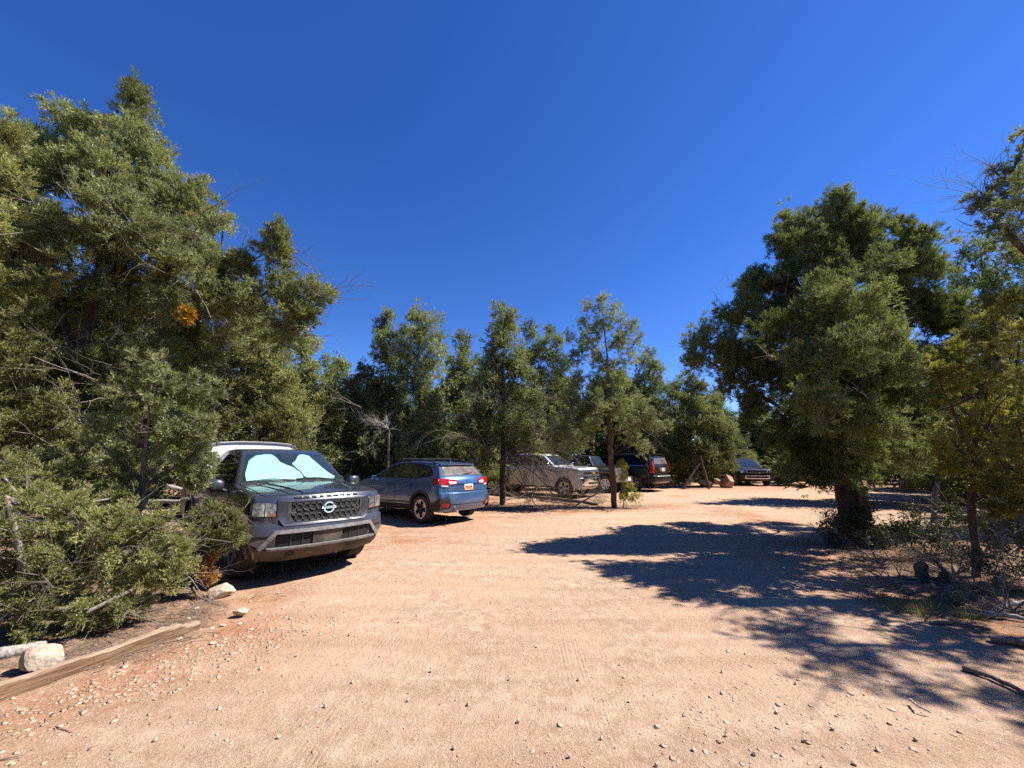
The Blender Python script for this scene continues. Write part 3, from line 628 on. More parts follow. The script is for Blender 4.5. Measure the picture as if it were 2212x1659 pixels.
def pickup_truck():
    hd = -0.732
    out = [(.78, .30), (.90, .38), (.94, .48), (.95, .66), (.935, .74), (.905, .765), (.885, 1.06), (.84, 1.12), (.70, 1.148), (.2, 1.19), (-.42, 1.225), (-1.12, 1.715), (-1.28, 1.77), (-1.7, 1.795), (-2.2, 1.785), (-2.5, 1.745), (-2.60, 1.69), (-2.66, 1.28), (-2.70, 1.25), (-4.36, 1.25), (-4.40, 1.22), (-4.385, .76), (-4.43, .73), (-4.43, .56), (-4.30, .48)]
    wt = [(.25, .80), (.45, .885), (.75, .925), (1.0, .92), (1.12, .90), (1.2, .87), (1.25, .85), (1.72, .665), (1.82, .62)]
    c = Car('pickup_truck', 'muddy dark grey pickup with a pale green sunshade and a white bed cap', 'pickup', (-3.33, 6.42, float(gz(-3.2, 6.4))+0.0), hd, out, 8, 7, wt, 3.2, 0.395, M['gunmetal'], (0.20, 0.06), 0.465, 0.36, 0.05, 1.58, 0.25, 0.03, 1.02)
    c.wheels(6, 'grey_plastic', 0.24, 'plain'); c.flare(.462, .53, M['gunmetal'], 0.02)
    f = c.front
    hood = c.top([(.84, 1.12), (.70, 1.148), (.2, 1.19), (-.40, 1.224)])
    h = c.put('hood', round_poly([(.03, -.9), (.97, -.93), (.97, .93), (.03, .9)], .08), hood, M['gunmetal'], .008, .02, .08, .15)
    c.put('hood_bulge', [(.04, -.36), (.95, -.56), (.95, .56), (.04, .36)], hood, M['gunmetal'], .022, .02, .08, .15, h)
    for g in (1, -1): c.put('hood_crease', [(.06, g*.50), (.93, g*.70), (.93, g*.73), (.06, g*.56)], hood, M['gunmetal'], .018, .02, .1, None, h)
    # grille
    gr = c.put('grille', [(-.62, .77), (.62, .77), (.62, 1.06), (-.62, 1.06)], f, M['void'], .003, .02, .1, .04)
    o = [(-.645, 1.078), (.645, 1.078), (.645, .86), (.565, .745), (-.565, .745), (-.645, .86)]; i = [(-.525, 1.05), (.525, 1.05), (.525, .87), (.475, .772), (-.475, .772), (-.525, .87)]
    c.put('grille_surround', [[o[k], o[(k+1) % 6], i[(k+1) % 6], i[k]] for k in range(6)], f, M['gunmetal'], .028, .03, .1, None, gr)
    j = [(-.49, 1.03), (.49, 1.03), (.49, .875), (.45, .79), (-.45, .79), (-.49, .875)]
    c.put('grille_frame', [[i[k], i[(k+1) % 6], j[(k+1) % 6], j[k]] for k in range(6)], f, M['mesh_grey'], .020, .03, .1, None, gr)
    def zig(z0, z1, ph, n=11, w=.009):
        y = np.linspace(-.47, .47, n*8+1); z = (z0+z1)/2+(z1-z0)/2*np.clip(1.5*np.cos(np.linspace(0, math.pi*n, n*8+1)+ph), -1, 1)
        return [[(y[k], z[k]-w), (y[k+1], z[k+1]-w), (y[k+1], z[k+1]+w), (y[k], z[k]+w)] for k in range(n*8)]
    polys = [[(-.49, .895), (.49, .895), (.49, .925), (-.49, .925)]]
    for z0, z1 in ((.938, 1.02), (.80, .882)): polys += zig(z0, z1, 0)+zig(z0, z1, math.pi)
    c.put('grille_mesh', polys, f, M['mesh_grey'], .016, .015, None, None, gr)
    # badge
    ring = [(.078*math.cos(a), .947+.078*math.sin(a)) for a in np.linspace(0, 2*math.pi, 33)]; rin = [(.060*math.cos(a), .947+.060*math.sin(a)) for a in np.linspace(0, 2*math.pi, 33)]
    ba = c.put('badge', [[ring[k], ring[k+1], rin[k+1], rin[k]] for k in range(32)]+[[(-.10, .931), (.10, .931), (.10, .963), (-.10, .963)]], f, M['chrome'], .034, .02, None, None, gr)
    c.text('badge_lettering', 'NISSAN', .034, f, 0, .947, M['void'], .036, 1, 1.35, ba)
    c.put('hood_slot', [(-.45, 1.088), (.45, 1.088), (.45, 1.106), (-.45, 1.106)], f, M['void'], .012, .02)
    for k, ch in enumerate('FRONTIER'): c.text('hood_lettering', ch, .034, f, -.35+.10*k, 1.098, M['letter'], .018, 1, 1.5)
    # lamps
    for g in (1, -1):
        P = [(g*.66, .87), (g*.66, 1.035), (g*.78, 1.05), (g*.905, 1.05), (g*.905, .89)]
        l = c.put('headlight', P, f, M['lamp'], .016, .03, .06, .06, None, .015)
        c.put('indicator', [(g*.67, .875), (g*.67, .91), (g*.74, .915), (g*.74, .88)], f, M['amber'], .020, .02, None, None, l)
        c.put('lamp_housing', [(g*.655, .86), (g*.655, .875), (g*.915, .89), (g*.915, .875)], f, M['void'], .02, .02, None, None, l)
        c.put('lamp_divider', [(g*.775, .88), (g*.775, 1.045), (g*.785, 1.045), (g*.785, .88)], f, M['void'], .019, .02, None, None, l)
        c.put('side_lamp', [(.60, .90), (.63, 1.05), (.78, 1.05), (.86, .90)], c.side(g), M['void'], .012, .02, .1, None, l)
        c.put('fog_slot', [(g*.70, .595), (g*.70, .635), (g*.885, .64), (g*.885, .605)], f, M['void'], .034, .02, None, None, None, .012)
        c.put('tail_light', [(g*.74, .86), (g*.74, 1.18), (g*.89, 1.18), (g*.89, .86)], c.rear, M['red_lens'], .012, .02)
    up = [(-.925, .555), (-.925, .785), (-.66, .785), (-.575, .735), (.575, .735), (.66, .785), (.925, .785), (.925, .555), (.82, .50), (.67, .675), (-.67, .675), (-.82, .50)]
    b = c.put('bumper', up, f, M['gunmetal'], .03, .04, .08)
    li = [(-.84, .49), (-.665, .70), (.665, .70), (.84, .49), (.80, .455), (.645, .655), (-.645, .655), (-.80, .455)]
    c.put('bumper_lip', li, f, M['grey_plastic'], .055, .05, .08, None, b)
    c.put('air_intake', [(-.64, .49), (.64, .49), (.64, .655), (-.64, .655)], f, M['void'], .006, .02, .1, None, b)
    c.put('intake_slat', [[(y-.01, .49), (y+.01, .49), (y+.01, .655), (y-.01, .655)] for y in (-.47, -.33, .33, .47)]+[[(-.62, z), (.62, z), (.62, z+.008), (-.62, z+.008)] for z in (.53, .57, .61)], f, M['plastic'], .014, .02, None, None, b)
    c.put('plate_bracket', [(-.20, .49), (.20, .49), (.20, .655), (-.20, .655)], f, M['plastic_dusty'], .024, .02, None, None, b)
    c.put('intake_ledge', [(-.74, .455), (.74, .455), (.74, .485), (-.74, .485)], f, M['grey_plastic'], .085, .08, .1, None, b)
    c.put('skid_plate', [(-.87, .50), (-.80, .455), (.80, .455), (.87, .50), (.80, .31), (.55, .285), (-.55, .285), (-.80, .31)], f, M['plastic_dusty'], .022, .03, .1, .06, b)
    hk = [(-.46+.05*math.cos(a), .385+.032*math.sin(a)) for a in np.linspace(0, 2*math.pi, 13)[:-1]]
    c.put('tow_hook_opening', hk, f, M['void'], .03, .02, None, None, b)
    # screen
    ws = [(-.44, 1.235), (-1.115, 1.705)]; wt_ = c.top(ws)
    sc = c.put('windscreen_surround', [(.0, -.97), (1.0, -.95), (1.0, .95), (.0, .97)], wt_, M['void'], .004, .015, .2, .25)
    c.put('windscreen', round_poly([(.02, -.93), (.98, -.91), (.98, .91), (.02, .93)], .04), wt_, M['screen'], .022, .002, .2, .25, sc)
    c.put('mirror_housing', [(.70, -.14), (.96, -.16), (.96, .16), (.70, .14)], wt_, M['plastic'], .012, .01, None, None, sc)
    for y0, y1, a in ((-.85, -.05, .02), (.0, .78, .02)): 
        mb = MB(); mb.tube([tuple(wt_(np.array([.0]), np.array([y1]), .03)[0]), tuple(wt_(np.array([.05]), np.array([(y0+y1)/2]), .035)[0]), tuple(wt_(np.array([.03]), np.array([y0]), .03)[0])], .008, 6); mb.obj('wiper', M['plastic'], c.root)
    c.put('cowl', [(0, -.94), (1, -.94), (1, .94), (0, .94)], c.top([(-.36, 1.224), (-.46, 1.25)]), M['plastic'], .010, .02, None, .3)
    c.mirrors(-.62, 1.14, M['gunmetal'], (.15, .24, .19), .07)
    # cab sides
    c.doors([[(-.62, .46), (-.52, .62), (-.52, 1.17), (-1.62, 1.20), (-1.62, .46)], [(-1.65, .46), (-1.65, 1.20), (-2.52, 1.21), (-2.58, .95), (-2.60, .70), (-2.52, .46)]], (-1.48, -2.40), 1.03)
    c.both('side_window', [(-.62, 1.245), (-1.10, 1.63), (-1.58, 1.70), (-1.60, 1.235)], M['glass'], .008, .02, .06)
    c.both('rear_side_window', [(-1.69, 1.235), (-1.67, 1.70), (-2.15, 1.69), (-2.50, 1.55), (-2.55, 1.25)], M['glass'], .008, .02, .06)
    c.both('rocker', [(-.55, .36), (-.55, .45), (-2.65, .45), (-2.65, .36)], M['plastic_dusty'], .012, .02)
    c.put('rear_window', [(0.1, -.8), (.9, -.85), (.9, .85), (.1, .8)], c.top([(-2.60, 1.69), (-2.66, 1.30)]), M['glass'], .006, .02)
    c.put('tailgate', [(-.72, .78), (-.72, 1.22), (.72, 1.22), (.72, .78)], c.rear, M['gunmetal'], .006, .02)
    c.put('rear_bumper', [(-.9, .56), (-.9, .73), (.9, .73), (.9, .56)], c.rear, M['chrome'], .03, .03)
    # white cap over the bed: swept walls with rounded shoulders
    sec = [(-.88, 1.262), (-.86, 1.45), (-.82, 1.76), (-.80, 1.85), (-.75, 1.93), (-.66, 1.97), (-.35, 1.995), (0, 2.0)]; sec = sec+[(-y, z) for y, z in sec[-2::-1]]
    V = []; F = []; st = [(-2.74, .965, -.02), (-2.70, .985, 0), (-2.82, 1.0, .005), (-4.2, 1.0, 0), (-4.36, .985, -.015)]
    for q, (x, sc_, dz) in enumerate(st):
        for y, z in sec: V.append((x+(.22*(1.95-z)*(-1) if q > 2 else .10*(1.26-z)), y*sc_, 1.262+(z-1.262)*sc_+dz*(z > 1.3)))
    n = len(sec)
    for q in range(len(st)-1):
        for k in range(n-1): F.append((q*n+k, q*n+k+1, (q+1)*n+k+1, (q+1)*n+k))
    F.append(tuple(range(n))); F.append(tuple(range((len(st)-1)*n, len(st)*n)))
    me = py_mesh('bed_cap', V, F, M['fiber']); fix_normals(me); me.polygons.foreach_set('use_smooth', np.ones(len(me.polygons), bool)); me.set_sharp_from_angle(angle=R(45))
    cap = link('bed_cap', me, c.root)
    for g in (1, -1):
        def cm(x, z, o, g=g): return np.stack([x, g*(np.interp(z, [1.262, 1.45, 1.76, 1.85], [.88, .86, .82, .80])+o), z], 1)
        link('cap_side', panel_mesh('cap_side', [round_poly([(-2.80, 1.27), (-2.92, 1.80), (-4.24, 1.80), (-4.36, 1.27)], .04)], cm, .006, .02, M['gunmetal'], .3), cap)
        link('cap_window', panel_mesh('cap_window', [round_poly([(-2.90, 1.36), (-3.0, 1.75), (-4.1, 1.75), (-4.2, 1.36)], .04)], cm, .012, .02, M['glass'], .3), cap)
    # folding sunshade behind the screen: two bowed fabric panels
    sh = [(.04, .10), (.04, -.40), (.05, -.84), (.30, -.88), (.72, -.84), (.91, -.70), (.945, -.50), (.93, -.34), (.80, -.24), (.66, -.20), (.54, -.08), (.46, .04), (.30, .13), (.12, .17)]
    sh2 = [(.10, .20), (.32, .15), (.50, .08), (.60, .05), (.72, .18), (.84, .24), (.93, .32), (.945, .46), (.90, .56), (.62, .64), (.34, .72), (.12, .82), (.05, .74), (.07, .45)]
    def puff(u, v, o): return wt_(u, v, o+.0035*np.sin(9*v+4*u)+np.where(v > 0.03, 0.0022*np.sin(26*v-19*u+3*np.sin(5*u)), .0015*np.sin(17*u+6*v)))
    bm_o = tag(link('sunshade', panel_mesh('sunshade', [round_poly(sh, .03), round_poly(sh2, .03)], puff, .0115, .003, M['sunshade'], .022, .022)), 'pale mint green folding sunshade spread behind the windscreen of the grey pickup', 'sunshade')
    bm_o.location = c.root.location; bm_o.rotation_euler = c.root.rotation_euler
    return c

def blue_crossover():
    a = 2.46; wb = 2.665; rx, ry = -1.841, 11.15
    loc = (rx+wb*math.cos(a), ry+wb*math.sin(a), float(gz(rx, ry))+0.03)
    out = [(.76, .28), (.86, .42), (.88, .60), (.85, .80), (.70, .91), (.1, 1.03), (-.22, 1.07), (-.98, 1.455), (-1.25, 1.515), (-1.7, 1.55), (-2.3, 1.535), (-2.85, 1.49), (-3.02, 1.46), (-3.08, 1.43), (-3.40, 1.17), (-3.49, 1.11), (-3.53, 1.0), (-3.545, .79), (-3.60, .755), (-3.615, .55), (-3.57, .42), (-3.45, .30)]
    wt = [(.25, .80), (.40, .87), (.6, .895), (.85, .90), (1.0, .88), (1.08, .845), (1.46, .635), (1.56, .57)]
    c = Car('hatchback_car', 'blue crossover hatchback with black roof rails seen from its rear corner', 'car', loc, a, out, 5, 9, wt, wb, .345, M['blue'], (.22, .17), .415, .30, .04, 1.56, .225, .03, 1.0)
    # two tone rim: bright spoke faces over black
    mb = MB(); rr = .235; h = .1125
    mb.lathe([(rr*.90, h*.80), (rr*.93, h*.89), (rr, h*.90), (rr*1.01, h*.80)], 40)
    for k in range(10):
        for q in (-1, 1):
            an = 2*math.pi*(k//2)/5+0.3+(0.17 if k % 2 else -0.17); ca, sa = math.cos(an), math.sin(an); V = []
            for r, w in ((rr*.55, .006), (rr*.93, .026)):
                for s_ in (-1, 1):
                    for t in (0, -.012): V.append((r*ca-s_*w*sa, h*.83+t, r*sa+s_*w*ca))
        mb.add(V, [(0, 2, 6, 4), (1, 5, 7, 3), (0, 4, 5, 1), (2, 3, 7, 6), (0, 1, 3, 2), (4, 6, 7, 5)])
    c.wheels(5, 'plastic', .235, 'split', mb.mesh('spoke_face', M['silver'], 35))
    c.flare(.412, .475, M['plastic'], .016)
    r = c.rear
    c.both('sill_cladding', [(-.43, .30), (-.43, .40), (-2.24, .44), (-2.24, .30)], M['plastic'], .012, .02)
    c.both('door_molding', [(-.5, .44), (-.5, .47), (-2.2, .52), (-2.2, .485)], M['plastic'], .014, .02)
    c.doors([[(-.45, .47), (-.42, .70), (-.42, 1.02), (-1.50, 1.05), (-1.50, .47)], [(-1.53, .47), (-1.53, 1.05), (-2.42, 1.08), (-2.40, .85), (-2.24, .66), (-2.18, .47)]], (-1.36, -2.26), .92)
    c.both('window_surround', [(-.36, 1.085), (-1.0, 1.425), (-1.3, 1.48), (-1.7, 1.50), (-2.3, 1.485), (-2.75, 1.42), (-3.02, 1.23), (-2.9, 1.16), (-2.4, 1.11)], M['plastic'], .004, .015, .03)
    c.both('side_window', [(-.50, 1.11), (-1.03, 1.40), (-1.50, 1.465), (-1.52, 1.115)], M['glass'], .009, .015, .03)
    c.both('rear_side_window', [(-1.60, 1.115), (-1.585, 1.465), (-2.22, 1.46), (-2.42, 1.135)], M['glass'], .009, .015, .03)
    c.both('quarter_window', [(-2.49, 1.15), (-2.31, 1.445), (-2.68, 1.41), (-2.94, 1.235), (-2.86, 1.19)], M['glass'], .009, .015, .03)
    c.put('windscreen', round_poly([(.03, -.9), (.96, -.9), (.96, .9), (.03, .9)], .05), c.top([(-.24, 1.08), (-.97, 1.45)]), M['glass'], .006, .015, .2, .3)
    c.mirrors(-.62, 1.03, M['blue'], (.13, .18, .13), .06)
    # tail
    gl = c.top([(-3.07, 1.435), (-3.40, 1.17)])
    tg = c.put('tailgate', round_poly([(-.66, .80), (-.70, 1.12), (.70, 1.12), (.66, .80)], .06), r, M['blue'], .006, .02, .08, .08)
    c.put('rear_window', round_poly([(.06, -.86), (.97, -.86), (.97, .86), (.06, .86)], .06), gl, M['dusty_glass'], .010, .015, .2, .2)
    c.put('rear_window_frame', [(0, -.95), (1, -.95), (1, .95), (0, .95)], gl, M['plastic'], .004, .015, .2, .2)
    sp = c.top([(-2.80, 1.495), (-3.02, 1.465), (-3.16, 1.455)])
    so_ = c.put('spoiler', round_poly([(.0, -.9), (.92, -.98), (1.0, -.7), (1.0, .7), (.92, .98), (0, .9)], .05), sp, M['blue'], .018, .04, .12, .2)
    c.put('brake_light', [(.985, -.14), (1.0, -.14), (1.0, .14), (.985, .14)], sp, M['red_lens'], .010, .035, None, None, so_)
    mb = MB(); q = gl(np.array([.93, .88, .80]), np.array([.05, -.2, -.42]), .025); mb.tube([tuple(p) for p in q], .010, 6); mb.obj('wiper', M['plastic'], c.root)
    for g in (1, -1):
        l = c.put('tail_light', [(g*.40, .985), (g*.38, 1.06), (g*.42, 1.09), (g*.72, 1.125), (g*.89, 1.125), (g*.89, 1.0), (g*.70, .96)], r, M['red_lens'], .022, .03, .07, .05, None, .015)
        c.put('clear_lens', [(g*.43, 1.0), (g*.42, 1.045), (g*.64, 1.07), (g*.62, .985)], r, M['clear_lens'], .027, .02, .07, None, l)
        c.put('clear_lens', [(g*.66, .925), (g*.66, .965), (g*.84, .985), (g*.82, .93)], r, M['clear_lens'], .018, .02, .07, None, l)
        c.put('tail_light_side', [(-3.10, 1.10), (-3.36, .97), (-3.52, .99), (-3.54, 1.11), (-3.3, 1.135)], c.side(g), M['red_lens'], .012, .03, .08, .05, l, .02)
        b = c.put('bumper_cladding', [(g*.60, .44), (g*.66, .64), (g*.70, .66), (g*.90, .66), (g*.90, .38), (g*.62, .38)], r, M['plastic'], .026, .04, .06, .08, None, .015)
        c.put('reflector', [(g*.655, .42), (g*.665, .52), (g*.86, .535), (g*.86, .44)], r, M['red_lens'], .034, .02, .06, None, b, .012)
        c.put('side_cladding', [(-3.05, .34), (-3.12, .52), (-3.35, .56), (-3.62, .66), (-3.62, .36)], c.side(g), M['plastic'], .014, .02, .08, .08, b)
    c.put('bumper', round_poly([(-.62, .50), (-.70, .75), (.70, .75), (.62, .50)], .03), r, M['blue'], .020, .04, .08, .08)
    c.put('bumper_lip', [(-.60, .40), (-.60, .475), (.60, .475), (.60, .40)], r, M['blue'], .016, .03, .08)
    c.put('plate_recess', round_poly([(-.36, .80), (-.44, 1.0), (.44, 1.0), (.36, .80)], .03), r, M['blue'], .009, .02, .1, None, tg)
    c.put('handle_bar', [(-.42, .99), (-.42, 1.015), (.42, 1.015), (.42, .99)], r, M['blue'], .03, .03, .1, None, tg)
    pl = c.put('licence_plate', [(-.155, .825), (-.155, .975), (.155, .975), (.155, .825)], r, M['plate'], .022, .02, None, None, tg, .01)
    c.put('plate_graphic', [[(-.15+.3*k/8-.15*0, .835), (-.15+.3*(k+1)/8, .835), (-.15+.3*(k+1)/8, .87+.07*math.sin(math.pi*(k+1)/8)), (-.15+.3*k/8, .87+.07*math.sin(math.pi*k/8))] for k in range(8)], r, M['plate_orange'], .024, .01, None, None, pl)
    c.put('plate_marks', [[(x, .885), (x+.026, .885), (x+.026, .935), (x, .935)] for x in (-.125, -.09, -.055, .03, .065, .10)], r, M['plate_ink'], .026, .01, None, None, pl)
    el = [(.062*math.cos(t), 1.062+.034*math.sin(t)) for t in np.linspace(0, 2*math.pi, 25)[:-1]]
    em = c.put('emblem', el, r, M['chrome'], .016, .015, None, None, tg)
    c.put('emblem_field', [(x*.82, 1.062+(z-1.062)*.78) for x, z in el], r, M['blue'], .018, .015, None, None, em)
    st = []
    for cx, cz, s_ in ((.028, 1.068, .013), (-.012, 1.077, .008), (-.03, 1.066, .008), (-.012, 1.055, .008), (.012, 1.05, .008), (-.035, 1.053, .007)): st.append([(cx+s_*(1 if k % 2 == 0 else .4)*math.cos(k*math.pi/4), cz+s_*(1 if k % 2 == 0 else .4)*math.sin(k*math.pi/4)) for k in range(8)])
    c.put('emblem_stars', st, r, M['chrome'], .020, .012, None, None, em)
    c.text('badge_lettering', 'SUBARU', .055, r, .50, .895, M['letter'], .016, -1, 1.25, tg)
    c.text('badge_lettering', 'CROSSTREK', .042, r, -.50, .925, M['letter'], .016, -1, 1.05, tg)
    # roof rails
    for g in (1, -1):
        mb = MB(); w = .555
        mb.tube([(-1.02, g*(w+.05), 1.49), (-1.18, g*(w+.045), 1.575), (-1.6, g*(w+.03), 1.615), (-2.3, g*(w+.03), 1.605), (-2.72, g*(w+.04), 1.565), (-2.92, g*(w+.05), 1.49)], .022, 8); mb.box((-1.75, g*(w+.03), 1.575), (.14, .04, .07)); mb.obj('roof_rail', M['plastic'], c.root)
    mb = MB(); [mb.box((x, 0, 1.635), (.07, 1.16, .03)) for x in (-1.35, -2.2)]; mb.obj('cross_bar', M['plastic'], c.root)
    mb = MB(); V = [(-2.62, -.012, 1.545), (-2.62, .012, 1.545), (-2.82, -.012, 1.53), (-2.82, .012, 1.53), (-2.80, -.004, 1.60), (-2.80, .004, 1.60)]; mb.add(V, [(0, 1, 5, 4), (0, 4, 2), (1, 3, 5), (2, 4, 5, 3), (0, 2, 3, 1)]); mb.obj('antenna_fin', M['blue'], c.root)
    for g in (1, -1): c.put('headlight', [(g*.5, .74), (g*.5, .84), (g*.86, .86), (g*.86, .76)], c.front, M['lamp'], .012, .02)
    c.put('grille', [(-.45, .62), (-.48, .80), (.48, .80), (.45, .62)], c.front, M['plastic'], .012, .02)
    mb = MB(); mb.tube([(-3.45, .45, .33), (-3.62, .45, .32)], .03, 10); mb.obj('exhaust_pipe', M['silver'], c.root)
    return c

def white_pickup():
    out = [(.80, .36), (.95, .46), (.985, .62), (.985, .80), (.95, .84), (.93, 1.16), (.86, 1.235), (.2, 1.28), (-.45, 1.31), (-1.12, 1.79), (-1.32, 1.845), (-1.9, 1.88), (-2.5, 1.865), (-2.72, 1.81), (-2.82, 1.36), (-2.86, 1.33), (-4.83, 1.33), (-4.87, 1.30), (-4.86, .76), (-4.90, .72), (-4.90, .56), (-4.8, .5)]
    wt = [(.3, .90), (.5, .98), (.8, 1.0), (1.1, 1.0), (1.22, .975), (1.33, .93), (1.80, .72), (1.9, .67)]
    c = Car('pickup_truck', 'white full size pickup with a chrome grille, parked behind the bare brush', 'pickup', (2.821, 17.989, .02), -.632, out, 7, 6, wt, 3.645, .40, M['white'], (.18, .06), .47, .42, .05, 1.72, .27, .03, 1.1)
    c.wheels(5, 'silver', .26, 'split'); c.flare(.468, .52, M['white'], .02); f = c.front
    gr = c.put('grille', [(-.72, .86), (-.72, 1.17), (.72, 1.17), (.72, .86)], f, M['void'], .006, .02)
    c.put('grille_bar', [[(-.78, z), (-.78, z+h), (.78, z+h), (.78, z)] for z, h in ((1.015, .055), (.845, .05), (1.15, .03))], f, M['chrome'], .03, .03, .1, None, gr)
    c.put('grille_slat', [[(-.70, z), (-.70, z+.012), (.70, z+.012), (.70, z)] for z in (.92, .95, .98, 1.095, 1.12)], f, M['silver'], .016, .02, .1, None, gr)
    c.put('badge', [[(-.13, 1.02), (-.16, 1.065), (.13, 1.065), (.16, 1.02)], [(-.06, .995), (-.045, 1.09), (.06, 1.09), (.045, .995)]], f, M['gold'], .04, .015, None, None, gr)
    for g in (1, -1):
        c.put('headlight', [(g*.75, 1.03), (g*.75, 1.17), (g*.98, 1.17), (g*.98, 1.05)], f, M['lamp'], .014, .03, .06)
        c.put('headlight', [(g*.75, .88), (g*.75, 1.0), (g*.98, 1.0), (g*.98, .89)], f, M['lamp'], .014, .03, .06)
        c.put('tail_light', [(g*.82, .90), (g*.82, 1.25), (g*.98, 1.25), (g*.98, .90)], c.rear, M['red_lens'], .01, .02)
    b = c.put('bumper', [(-.98, .58), (-.98, .82), (.98, .82), (.98, .58), (.75, .50), (-.75, .50)], f, M['chrome'], .03, .05, .08)
    c.put('air_intake', [(-.5, .57), (-.55, .66), (.55, .66), (.5, .57)], f, M['void'], .034, .03, .1, None, b)
    c.put('valance', [(-.9, .40), (-.9, .50), (.9, .50), (.9, .40)], f, M['grey_plastic'], .01, .03, .1, None, b)
    c.doors([[(-.55, .52), (-.50, .72), (-.50, 1.26), (-1.62, 1.30), (-1.62, .52)], [(-1.65, .52), (-1.65, 1.30), (-2.75, 1.31), (-2.76, .52)]], (-1.48, -2.6), 1.12, M['chrome'])
    c.both('side_window', [(-.66, 1.36), (-1.12, 1.70), (-1.58, 1.77), (-1.60, 1.345)], M['glass'], .008, .02, .04); c.both('rear_side_window', [(-1.70, 1.345), (-1.68, 1.77), (-2.5, 1.75), (-2.66, 1.36)], M['glass'], .008, .02, .04)
    c.put('windscreen', round_poly([(.03, -.92), (.97, -.9), (.97, .9), (.03, .92)], .05), c.top([(-.47, 1.325), (-1.11, 1.785)]), M['blue_glass'], .008, .015, .2, .3)
    c.put('hood', round_poly([(.03, -.9), (.97, -.92), (.97, .92), (.03, .9)], .08), c.top([(.84, 1.238), (.2, 1.28), (-.43, 1.308)]), M['white'], .008, .02, .1, .15)
    c.mirrors(-.66, 1.27, M['chrome'], (.14, .22, .22), .1); c.both('running_board', [(-.6, .40), (-.6, .45), (-2.9, .45), (-2.9, .40)], M['plastic'], .06, .07)
    return c

def jeep():
    out = [(.42, .48), (.45, .62), (.45, 1.20), (.40, 1.25), (-.3, 1.30), (-.72, 1.32), (-.95, 1.75), (-1.05, 1.81), (-1.6, 1.85), (-3.3, 1.84), (-3.42, 1.80), (-3.50, 1.3), (-3.52, .62), (-3.45, .52)]
    wt = [(.4, .68), (.6, .74), (1.1, .76), (1.3, .76), (1.82, .62), (1.9, .6)]
    c = Car('off_road_car', 'dark off roader with slotted grille and pale bumper, half behind the pinyon trunk', 'car', (5.25, 20.7, .02), -.66, out, 4, 5, wt, 2.95, .41, M['charcoal'], (.07, .05), .50, .5, .035, 1.60, .26, .03, 1.2)
    c.wheels(7, 'silver', .25, 'split'); f = c.front
    for cx, x0, x1 in ((0, -.55, .55), (-2.95, -3.55, -2.4)):
        for g in (1, -1):
            mb = MB(); mb.tube([(x1, g*.80, .72), (x1-.10, g*.80, .93), (x1-.25, g*.80, 1.0), (x0+.25, g*.80, 1.0), (x0+.1, g*.80, .93), (x0, g*.80, .70)], [.09]*6, 8); mb.obj('fender', M['charcoal'], c.root)
    gr = c.put('grille', round_poly([(-.66, .72), (-.70, 1.18), (.70, 1.18), (.66, .72)], .05), f, M['grey_plastic'], .012, .03, .12)
    c.put('grille_slot', [[(y-.028, .80), (y-.028, 1.14), (y+.028, 1.14), (y+.028, .80)] for y in np.linspace(-.33, .33, 7)], f, M['void'], .016, .02, None, None, gr)
    for g in (1, -1):
        hl = [(g*.545+.095*math.cos(t), 1.03+.095*math.sin(t)) for t in np.linspace(0, 2*math.pi, 21)[:-1]]; c.put('headlight', hl, f, M['lamp'], .026, .03)
    mb = MB(); mb.box((.68, 0, .62), (.22, 1.2, .20)); [mb.box((.62, g*.72, .64), (.20, .28, .24), Matrix.Rotation(-g*.5, 3, 'Z')) for g in (1, -1)]; [mb.box((.48, g*.35, .60), (.4, .12, .14)) for g in (1, -1)]; b = mb.obj('bumper', M['silver'], c.root)
    mb = MB(); mb.box((.80, .30, .62), (.012, .30, .15)); mb.obj('licence_plate', M['plate'], b)
    c.doors([[(-.78, .55), (-.78, 1.28), (-1.68, 1.28), (-1.68, .55)], [(-1.72, .55), (-1.72, 1.28), (-2.5, 1.28), (-2.5, .95), (-2.35, .55)]], (-1.55, -2.4), 1.15)
    c.both('side_window', [(-.86, 1.33), (-1.06, 1.74), (-1.65, 1.77), (-1.66, 1.33)], M['glass'], .008, .02, .04); c.both('rear_side_window', [(-1.76, 1.33), (-1.75, 1.77), (-2.5, 1.77), (-2.5, 1.33)], M['glass'], .008, .02, .04)
    c.both('quarter_window', [(-2.62, 1.33), (-2.62, 1.77), (-3.3, 1.76), (-3.36, 1.33)], M['glass'], .008, .02, .04)
    c.put('windscreen', round_poly([(.08, -.9), (.92, -.9), (.92, .9), (.08, .9)], .05), c.top([(-.73, 1.335), (-.95, 1.75)]), M['blue_glass'], .008, .015, .2, .3)
    c.mirrors(-.85, 1.24, M['plastic'], (.12, .18, .16), .08); c.put('tail_light', [(-.7, .9), (-.7, 1.1), (-.58, 1.1), (-.58, .9)], c.rear, M['red_lens'], .02, .03)
    return c

